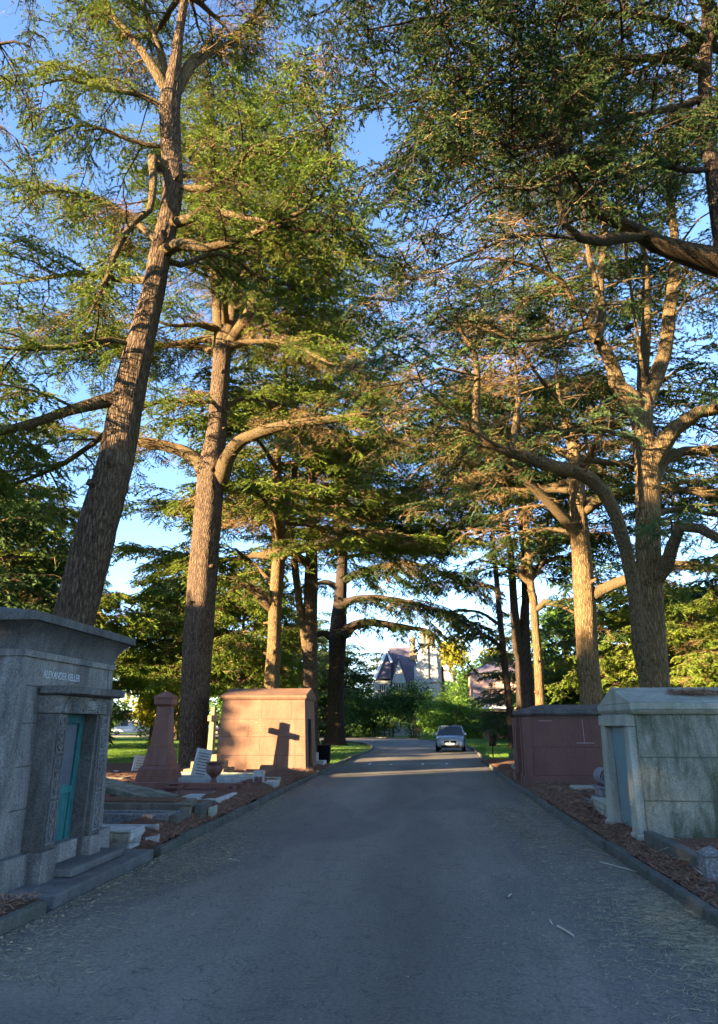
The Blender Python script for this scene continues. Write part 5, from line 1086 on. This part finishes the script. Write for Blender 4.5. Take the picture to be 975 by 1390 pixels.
# beyond the sandstone mausoleum
def litter_bin(x, y, w, h, post, label, z=0):
    root = empty('litter_bin', (x, y, 0), label, 'litter bin'); mb = MB()
    mb.cfrus(x, y, z+post, w*.9, z+post+h, w); mb.cfrus(x, y, z+post+h+.005, w*1.08, z+post+h+.04, w*1.02); mb.build('bin_body', M['black'], root, .012)
    mb = MB(); mb.tube([(x, y, -.1), (x, y, z+post)], .03, 8); mb.build('post', M['black'], root, smooth=True); return root
litter_bin(-3.95, 28.3, .48, .62, .12, 'black square litter bin beyond the sandstone mausoleum')
litter_bin(3.45, 36.3, .36, .40, .55, 'small black bin on a slim post at the right verge')
root = empty('grave_kerb', (-3.95, 26.9, 0), 'white stepped marble grave end beside the black square bin', 'grave surround')
mb = MB(); mb.box(-4.3, -3.72, 26.5, 27.4, -.1, .28); mb.build('low_block', M['marble'], root, .012)
mb = MB(); mb.box(-4.3, -4.0, 26.9, 27.2, .283, .56); mb.build('upright_block', M['marble'], root, .012)

# ------------------------------------------------------------------ graves, right
GR = 'graves along the right bank'
root = empty('scroll_monument', (4.3, 14.9, 0), 'purple-grey grave stone with a rolled scroll top, left of the green-grey mausoleum', 'grave monument', GR)
mb = MB(); mb.box(3.12, 4.9, 13.85, 14.75, -.1, .22); mb.build('base', M['rough_granite'], root, .015)
mb = MB(); mb.frus((3.22, 4.85, 13.95, 14.65), .222, (3.24, 4.85, 13.97, 14.63), .30); mb.frus((3.30, 4.8, 14.02, 14.58), .302, (3.30, 4.8, 14.02, 14.58), .44); mb.frus((3.26, 4.8, 13.98, 14.62), .442, (3.26, 4.8, 13.98, 14.62), .48); mb.build('moulded_block', M['scroll_stone'], root, .012)
# the scroll: a spiral section swept along Y
k = np.linspace(0, 1, 60); th = k*2*math.pi*2.3; rr = .155*(1-.82*k); sx, sz = 3.46, .64
outer = [(sx-rr_*math.cos(t), sz+rr_*math.sin(t)*1.0) for t, rr_ in zip(th, rr)]
mb = MB(); cyl = [(sx+.152*math.cos(a), sz+.152*math.sin(a)) for a in np.linspace(0, 6.2832, 25)[:-1]]; mb.prism(cyl, 'y', 14.02, 14.60)
mb.prism([(3.5, .482), (4.8, .482), (4.8, .56), (4.3, .53), (3.9, .55), (3.62, .64)], 'y', 14.03, 14.59); mb.build('scroll', M['scroll_stone'], root, .006)
mb = MB(); mb.tube([(x_, 14.018, z_) for x_, z_ in outer], .011, 5); mb.build('spiral_groove', M['joint'], root, smooth=True)
root = empty('grave_kerb', (3.9, 17.4, 0), 'pale green slab lying before the dark red mausoleum', 'grave surround', GR)
mb = MB(); mb.box(3.35, 5.0, 16.7, 17.3, -.1, .26); mb.build('slab', M['pale_stone'], root, .03)
mb = MB(); mb.cfrus(4.75, 15.9, -.1, .5, .50, .44); mb.cfrus(4.75, 15.9, .50, .40, .62, .30); tag(mb.build('grave_block', M['scroll_stone'], None, .02), 'small rounded grey block behind the scroll monument', 'grave block', GR)
def low_masonry():
    root = empty('masonry_grave', (3.2, 12.9, 0), 'low wall of pale mossy blocks touching the teal-door mausoleum', 'grave surround', GR); g = np.random.default_rng(5)
    for r_ in range(3):
        y = 12.25+(.15 if r_ % 2 else 0)
        while y < 13.35:
            l = g.uniform(.26, .36); mb = MB(); mb.frus((2.98, 3.16, y, min(13.4, y+l-.012)), .02+r_*.105, (2.99+g.normal()*.004, 3.16, y, min(13.4, y+l-.012)), .02+r_*.105+.095); mb.build('block', M['pale_stone'], root, .012); y += l
        x = 3.17
        while x < 4.4: l = g.uniform(.26, .36); mb = MB(); mb.box(x, x+l-.012, 12.25+g.normal()*.004, 12.42, .02+r_*.105, .02+r_*.105+.095); mb.build('block', M['pale_stone'], root, .012); x += l
    mb = MB(); mb.box(3.0, 4.4, 12.27, 13.38, -.1, .27); mb.build('infill', M['soil'], root)
    mb = MB(); mb.frus((2.95, 3.17, 12.22, 13.43), .335, (2.97, 3.17, 12.24, 13.41), .37); mb.box(3.172, 4.42, 12.22, 12.43, .335, .37); mb.build('coping', M['pale_stone'], root, .01)
low_masonry()
pieces('speckled granite grave surround with a pyramid-topped corner post, in front of the green-grey mausoleum', (4.0, 8.9, 0), [('kerb_rail', 'kerb', (2.79, 2.93, 8.02, 9.9, -.1, .30)), ('kerb_rail', 'rough_granite', (2.96, 5.8, 7.84, 7.97, -.1, .325)), ('infill', 'soil', (2.935, 5.8, 7.975, 9.95, -.1, .22))], group=GR)
root = bpy.data.objects[[o.name for o in bpy.data.objects if o.get('label', '').startswith('speckled granite grave')][0]]
mb = MB(); mb.cfrus(2.86, 7.90, -.1, .20, .345, .195); mb.cfrus(2.86, 7.90, .348, .215, .365, .215); mb.cfrus(2.86, 7.90, .366, .20, .43, .03); mb.build('corner_post', M['rough_granite'], root, .006)
pieces('low grey kerb of a grave at the bottom right corner', (4.0, 7.4, 0), [('kerb_rail', 'kerb', (2.66, 5.8, 7.25, 7.38, -.1, .225)), ('kerb_rail', 'rough_granite', (2.66, 2.78, 5.6, 7.247, -.1, .21))], group=GR)
for i, (x0, y0, w, dd, h, lab) in enumerate([(3.9, 33.5, 2.6, .3, .32, 'long low grey kerb at the far right bank behind the small black bin'), (4.0, 30.5, 1.6, .9, .22, 'low broken grave slab on the grass left of the dark red mausoleum'), (2.95, 24.3, .35, .8, .30, 'small pale kerb block beside the dark red mausoleum corner'), (5.2, 38.5, 1.6, .5, .75, 'grey chest tomb by the thin leaning trunk')]):
    mb = MB(); mb.frus((x0, x0+w, y0, y0+dd), -.1, (x0+.03, x0+w-.03, y0+.02, y0+dd-.02), h); tag(mb.build('grave_slab', M['kerb' if i != 2 else 'pale_stone'], None, .02), lab, 'grave slab', GR)

# ------------------------------------------------------------------ the lodge
D = 100
def hx(px): return float(at(px, 940, D)[0])
def hz(px, py): return float(at(px, py, D)[2])
root = empty('stone_lodge', (hx(575), D, 0), 'gothic stone lodge with steep roofs and tall chimneys at the end of the road', 'house')
zE = hz(575, 925); zR = hz(575, 884)
mb = MB(); xa, xb = hx(530), hx(605)
mb.box(xa, xb, D, D+7, -.2, zE)
mb.build('wall', M['lodge_wall'], root)
mb = MB(); zt = hz(560, 884)
mb.prism([(D-.3, zE-.1), (D+7.3, zE-.1), (D+3.5, zt+1.0)], 'x', xa-.3, hx(566)); mb.build('roof', M['slate'], root, .03)
# stepped gable wall with the chimney breast
mb = MB(); gx0, gx1 = hx(563), hx(603); gm = (gx0+gx1)/2; st = [(gx0, 0)]
steps = [(563, 905), (567, 905), (567, 898), (571, 898), (571, 888), (597, 888), (597, 896), (600, 896), (600, 905), (604, 905)]
poly = [(gx0, -.1)]+[(hx(px), hz(px, py)) for px, py in steps]+[(hx(604), -.1)]
mb.prism(poly, 'y', D-.5, D-.02); mb.build('stepped_gable', M['lodge_wall'], root, .04)
mb = MB(); mb.frus((hx(573), hx(599), D-1.2, D-.5), -.1, (hx(574), hx(598), D-1.1, D-.5), hz(585, 927)); mb.frus((hx(572), hx(600), D-1.35, D-.5), hz(585, 927), (hx(572), hx(600), D-1.35, D-.5), hz(585, 924))
mb.frus((hx(575), hx(583), D-1.1, D-.2), hz(585, 924), (hx(576), hx(583), D-1.0, D-.2), hz(585, 878)); mb.frus((hx(585), hx(596), D-1.1, D-.2), hz(585, 924), (hx(586), hx(594), D-1.0, D-.2), hz(585, 878)); mb.build('chimney_breast', M['lodge_wall'], root, .05)
for px in (562.5, 577, 584, 590):
    z0 = hz(px, 884 if px < 570 else 880); z1 = hz(px, 858 if px > 570 else 862); mb = MB(); x = hx(px); mb.lathe(x, D+(.3 if px > 570 else 2.5), [(.36, z0-1.4), (.36, z1-.4), (.48, z1-.3), (.48, z1-.1), (.36, z1)], 8); mb.build('chimney', M['sandstone_pale'], root, .03)
mb = MB(); mb.cfrus(hx(562.5), D+2.5, hz(562, 895), 1.3, hz(562, 884), 1.1); mb.build('chimney_base', M['sandstone_pale'], root, .03)
# small front gable with a mullioned bay
mb = MB(); ga, gb = hx(533), hx(552); mb.prism([(ga, -.1), (gb, -.1), (gb, hz(552, 926)), ((ga+gb)/2, hz(542, 896)), (ga, hz(533, 926))], 'y', D-1.6, D-.02); mb.build('front_gable', M['lodge_stone'], root, .04)
for s_ in (-1, 1):
    mb = MB(); c = (ga+gb)/2; e = ga if s_ < 0 else gb
    mb.add([(e+s_*.15, D-1.75, hz(542, 928)), (c, D-1.75, hz(542, 894)), (c, D+2.5, hz(542, 894)), (e+s_*.15, D+2.5, hz(542, 928)), (e+s_*.15, D-1.75, hz(542, 926)), (c, D-1.75, hz(542, 892)), (c, D+2.5, hz(542, 892)), (e+s_*.15, D+2.5, hz(542, 926))], [(0, 1, 2, 3), (7, 6, 5, 4), (0, 4, 5, 1), (1, 5, 6, 2), (2, 6, 7, 3), (3, 7, 4, 0)])
    mb.build('gable_roof', M['slate'], root)
def lodge_window(x0, x1, z0, z1, y, nm):
    mb = MB(); mb.box(x0, x1, y-.02, y+.1, z0, z1); w = mb.build('window', M['darkglass'], root)
    mb = MB()
    for i in range(nm+1): x = x0+(x1-x0)*i/nm; mb.box(x-.06, x+.06, y-.1, y-.021, z0, z1)
    mb.box(x0-.1, x1+.1, y-.12, y-.021, z1, z1+.14); mb.box(x0-.1, x1+.1, y-.14, y-.021, z0-.14, z0); mb.build('mullions', M['lodge_stone'], w)
lodge_window(hx(535), hx(548.5), hz(540, 941), hz(540, 928), D-1.62, 4)
lodge_window(hx(516), hx(524), hz(520, 939), hz(520, 930), D-.6, 3)
lodge_window(hx(554), hx(561), hz(556, 938), hz(556, 926), D-.03, 2)
lodge_window(hx(606), hx(612), hz(608, 940), hz(608, 928), D-.52, 2)
# left wing with pale bargeboard, right lean-to gable
mb = MB(); mb.box(hx(508), hx(531), D-.5, D+6, -.2, hz(515, 924)); mb.build('left_wing_wall', M['lodge_wall'], root)
mb = MB(); mb.prism([(hx(511), hz(513, 922)), (hx(531.5), hz(531, 922)), (hx(531.5), hz(528, 884)), (hx(527), hz(527, 884))], 'y', D-.8, D+6); mb.build('left_wing_roof', M['slate'], root, .03)
mb = MB(); mb.tube([(hx(509.5), D-.95, hz(513, 922)), (hx(526), D-.95, hz(527, 884)), (hx(533), D-.95, hz(533, 900))], .22, 6); mb.build('bargeboard', M['white_paint'], root)
mb = MB(); mb.prism([(hx(600), -.1), (hx(617), -.1), (hx(617), hz(615, 930)), (hx(609), hz(609, 902)), (hx(600), hz(600, 905))], 'y', D-.5, D+5); mb.build('right_wing_wall', M['lodge_wall'], root, .04)
mb = MB(); mb.add([(hx(617.5)+.1, D-.8, hz(615, 932)), (hx(608.5), D-.8, hz(609, 900)), (hx(608.5), D+5, hz(609, 900)), (hx(617.5)+.1, D+5, hz(615, 932)), (hx(617.5)+.1, D-.8, hz(615, 930)), (hx(608.5), D-.8, hz(609, 898)), (hx(608.5), D+5, hz(609, 898)), (hx(617.5)+.1, D+5, hz(615, 930))], [(0, 1, 2, 3), (7, 6, 5, 4), (0, 4, 5, 1), (1, 5, 6, 2), (2, 6, 7, 3), (3, 7, 4, 0)]); mb.build('right_wing_roof', M['slate'], root)
# pointed stone gate pier left
p = at(512, 960, 92); root = empty('gate_pier', (p[0], 92, 0), 'pointed pale stone pier showing above the bushes left of the lodge', 'gate pier')
mb = MB(); mb.cfrus(p[0], 92, -.1, 1.0, p[2]-1.2, .9); mb.build('shaft', M['sandstone_pale'], root, .04); mb = MB(); mb.cfrus(p[0], 92, p[2]-1.19, 1.25, p[2]-1.0, 1.25); mb.cfrus(p[0], 92, p[2]-1.0, 1.15, p[2]+1.8, .1); mb.build('cap', M['sandstone_pale'], root, .03)
# ------------------------------------------------------------------ pink brick building, boundary wall
D = 92; a = at(641, 912, D); root = empty('brick_building', (a[0]+4, D, 0), 'plain pink brick building with a low grey roof, right of the lodge', 'building'); z1 = float(at(641, 914, D)[2])
mb = MB(); mb.box(a[0], a[0]+9, D, D+8, -.2, z1); mb.build('wall', M['pink_brick'], root)
mb = MB(); zb = float(at(641, 933, D)[2]); mb.box(a[0]-.02, a[0]+9, D-.05, D-.002, zb-.3, zb); mb.build('string_course', M['brown_stone'], root)
mb = MB(); mb.frus((a[0]-.5, a[0]+9.5, D-.5, D+8.5), z1, (a[0]+2.5, a[0]+6.5, D+3, D+5), z1+1.7); mb.build('roof', M['slate'], root, .03)
zc = float(at(650, 957, D-6)[2]); mb = MB(); mb.box(a[0]-.8, a[0]+5, D-6.5, D-.06, zc-.45, zc); mb.build('flat_roof_extension', M['white_paint'], root, .03)
mb = MB(); mb.box(a[0]-.4, a[0]+4.8, D-6.1, D-.07, -.2, zc-.46); mb.build('extension_wall', M['pink_brick'], root)
mb = MB(); p0 = at(655, 975, 78); mb.box(p0[0], 34, 78, 78.35, -.2, 2.7); wl = mb.build('boundary_wall', M['grey_brick'], None); tag(wl, 'brown brick boundary wall behind the right lawn', 'wall')
mb = MB(); mb.box(p0[0]-.06, 34, 77.94, 78.41, 2.703, 2.82); mb.build('coping', M['kerb'], wl)
# young trees' stakes
for (px, py, D, h, lab) in [(565, 1000, 78, 2.6, 'thin dark stake on the verge left of the parked car'), (621, 1000, 76, 3.4, 'thin pale sapling stake behind the parked car')]:
    p = at(px, py, D); mb = MB(); mb.tube([(p[0], D, -.1), (p[0]+.02, D, h)], .06, 8); mb.tube([(p[0]+.3, D, -.1), (p[0]+.3, D, h*.45)], .05, 8); mb.box(p[0]-.05, p[0]+.35, D-.02, D+.02, h*.38, h*.42)
    tag(mb.build('tree_stake', M['wood'], None), lab, 'stake', 'stakes on the far verge')

# ------------------------------------------------------------------ vehicles
def vehicle(name, loc, rz, paint, label, cat, L=4.2, W_=1.74, H=1.46, van=False, group=None):
    """front faces -Y before rotation; lofted body with arches, glasshouse, lamps, wheels"""
    root = empty(name, loc, label, cat, group, rz); root_off = np.array(loc, float)
    def B(mb, nm, m, par=None, **k): 
        mb.V = [tuple(np.array(v)+root_off+(np.array([0, 0, 0]))) for v in mb.V]; return mb.build(nm, m, par or root, **k)
    # stations along y: (y, half width, z sill, z belt)
    hw = W_/2
    if van: st = [(-L/2, .78*hw, .35, .75), (-L/2+.12, .92*hw, .25, .98), (-L/2+.8, hw, .22, 1.15), (-L/2+1.5, hw, .22, 1.25), (0, hw, .22, 1.3), (L/2-.1, hw, .24, 1.3), (L/2, .97*hw, .35, 1.28)]
    else: st = [(-L/2, .72*hw, .32, .58), (-L/2+.10, .88*hw, .22, .72), (-L/2+.35, .97*hw, .19, .80), (-L/2+1.0, hw, .18, .92), (-.2, hw, .18, .95), (L/2-.9, hw, .18, .98), (L/2-.15, .95*hw, .22, .98), (L/2, .86*hw, .34, .92)]
    V = []; F = []
    for (y, w, zs, zb) in st:
        zm = (zs+zb)/2
        V += [(-w*.90, y, zs), (-w, y, zs+.12), (-w*1.0, y, zm+.05), (-w*.97, y, zb-.06), (-w*.90, y, zb), (-w*.5, y, zb+.035), (0, y, zb+.05), (w*.5, y, zb+.035), (w*.90, y, zb), (w*.97, y, zb-.06), (w, y, zm+.05), (w, y, zs+.12), (w*.90, y, zs)]
    n = 13
    for i in range(len(st)-1):
        for j in range(n-1): F.append((i*n+j, (i+1)*n+j, (i+1)*n+j+1, i*n+j+1))
        F.append((i*n+n-1, (i+1)*n+n-1, (i+1)*n, i*n))
    F += [tuple(range(n)), tuple(range((len(st)-1)*n+n-1, (len(st)-1)*n-1, -1))]
    mb = MB(); mb.add(V, F); body = B(mb, 'body', M[paint], smooth=True); fixn(body); sb = body.modifiers.new('round', 'SUBSURF'); sb.levels = 2; sb.render_levels = 2
    # glasshouse
    yb0, yb1 = (-L/2+.75, L/2-.05) if van else (-L/2+1.0, L/2-.45); yt0, yt1 = (-L/2+1.6, L/2-.15) if van else (-L/2+1.78, L/2-1.05); zb = st[3][3]-.02; wt = hw*(.86 if van else .74)
    mb = MB(); mb.add([(-hw*.93, yb0, zb), (hw*.93, yb0, zb), (hw*.95, yb1, zb), (-hw*.95, yb1, zb), (-wt, yt0, H-.06), (wt, yt0, H-.06), (wt, yt1, H-.06), (-wt, yt1, H-.06)], [(0, 1, 5, 4), (1, 2, 6, 5), (2, 3, 7, 6), (3, 0, 4, 7), (4, 5, 6, 7)]); B(mb, 'windows', M['carglass'], bev=.03)
    mb = MB(); mb.frus((-wt-.02, wt+.02, yt0-.02, yt1+.06), H-.062, (-wt+.1, wt-.1, yt0+.12, yt1-.1), H); B(mb, 'roof', M[paint], bev=.03)
    mb = MB()
    for s in (-1, 1):
        mb.tube([(s*hw*.93, yb0, zb), (s*wt, yt0, H-.05)], .035, 6); mb.tube([(s*hw*.96, yb1, zb), (s*wt, yt1, H-.05)], .05, 6); ym = (yt0+yt1)/2+.05; mb.tube([(s*hw*.955, ym, zb), (s*wt*1.01, ym, H-.05)], .035, 6)
        if van: mb.add([(s*hw*.97, -L/2+2.3, zb), (s*hw*.97, yb1, zb), (s*wt*1.02, yt1, H-.06), (s*wt*1.02, -L/2+2.3, H-.06)], [(0, 1, 2, 3), (3, 2, 1, 0)])
    B(mb, 'pillars', M[paint], smooth=True)
    zr = .32
    for s in (-1, 1):
        for y in (-L/2+.82, L/2-.80):
            def wheel(r, x0, x1):
                m_ = MB(); c = [(y+r*math.cos(a), zr+r*math.sin(a)) for a in np.linspace(0, 6.2832, 23)[:-1]]; m_.prism(c, 'x', x0, x1); return m_
            ty = B(wheel(.32, s*(hw-.20), s*(hw+.01)), 'wheel', M['black'], bev=.02); B(wheel(.20, s*(hw+.012), s*(hw+.02)), 'rim', M['rimmetal'], ty)
        mb = MB(); y = -L/2+.17; mb.add([(s*hw*.50, y-.10, .56), (s*hw*.86, y+.02, .57), (s*hw*.93, y+.22, .74), (s*hw*.55, y-.02, .68), (s*hw*.50, y+.1, .56), (s*hw*.8, y+.2, .57), (s*hw*.8, y+.35, .74), (s*hw*.55, y+.2, .68)], [(0, 1, 2, 3), (7, 6, 5, 4), (0, 4, 5, 1), (1, 5, 6, 2), (2, 6, 7, 3), (3, 7, 4, 0)]); B(mb, 'headlight', M['lamp'], bev=.015)
        mb = MB(); mb.frus((s*(hw+.02)-.08, s*(hw+.02)+.10, yb0+.42, yb0+.54), zb+.02, (s*(hw+.02)-.06, s*(hw+.02)+.08, yb0+.43, yb0+.53), zb+.16); B(mb, 'mirror', M[paint], bev=.02)
    y = -L/2-.012; mb = MB(); mb.box(-hw*.42, hw*.42, y-.01, y+.14, .50, .62); B(mb, 'grille', M['black'], bev=.01)
    mb = MB(); mb.box(-hw*.6, hw*.6, y+.005, y+.16, .26, .38); B(mb, 'bumper_intake', M['black'], bev=.01)
    mb = MB(); mb.lathe(0, 0, [(.045, -.01), (.045, .01)], 16); mb.V = [(v[0], y-.016+v[2]*.5, .565+v[1]) for v in mb.V]; B(mb, 'badge', M['rimmetal'])
    mb = MB(); mb.box(-.26, .26, y-.03, y-.01, .40, .51); B(mb, 'number_plate', M['plate'])
    return root
M['carglass'] = plain('car_glass', (.07, .085, .10), .08, .8, 0, .1); M['rimmetal'] = plain('alloy_metal', (.45, .46, .48), .3, .5, .7, .1); M['lamp'] = plain('lamp_glass', (.6, .62, .62), .12, .7, 0, .1)
M['plate'] = plain('pale_plate', (.68, .66, .55), .5, var=.05)
M['blue_paint'] = plain('dark_blue_car_paint', (.20, .25, .33), .25, .6, .3, .05); M['van_paint'] = plain('white_van_paint', (.62, .64, .66), .3, .5, 0, .05); M['dark_paint'] = plain('black_car_paint', (.02, .022, .028), .2, .6, .2, .05); M['silver_paint'] = plain('silver_car_paint', (.35, .37, .38), .25, .6, .5, .05)
vehicle('parked_car', (1.72, 44.6, .012), R(-4), 'blue_paint', 'dark blue hatchback parked facing us at the right side of the road', 'car')
vx = lambda px, D: float(at(px, 990, D)[0])
vehicle('parked_van', (vx(175, 104), 104, .0), R(-70), 'van_paint', 'white van parked across the lawn left of the golden weeping tree', 'van', 4.9, 1.9, 2.1, True)
vehicle('parked_car', (vx(277, 104), 106, .0), R(-75), 'dark_paint', 'black car parked across the lawn, seen right of the second cedar trunk', 'car', 4.3, 1.75, 1.5)
vehicle('parked_car', (vx(205, 108), 110, .0), R(-80), 'silver_paint', 'silver car parked beside the white van, mostly behind the obelisk', 'car', 4.3, 1.75, 1.5)
print('objects', len(bpy.data.objects), 'polys', sum(len(m.polygons) for m in bpy.data.meshes))
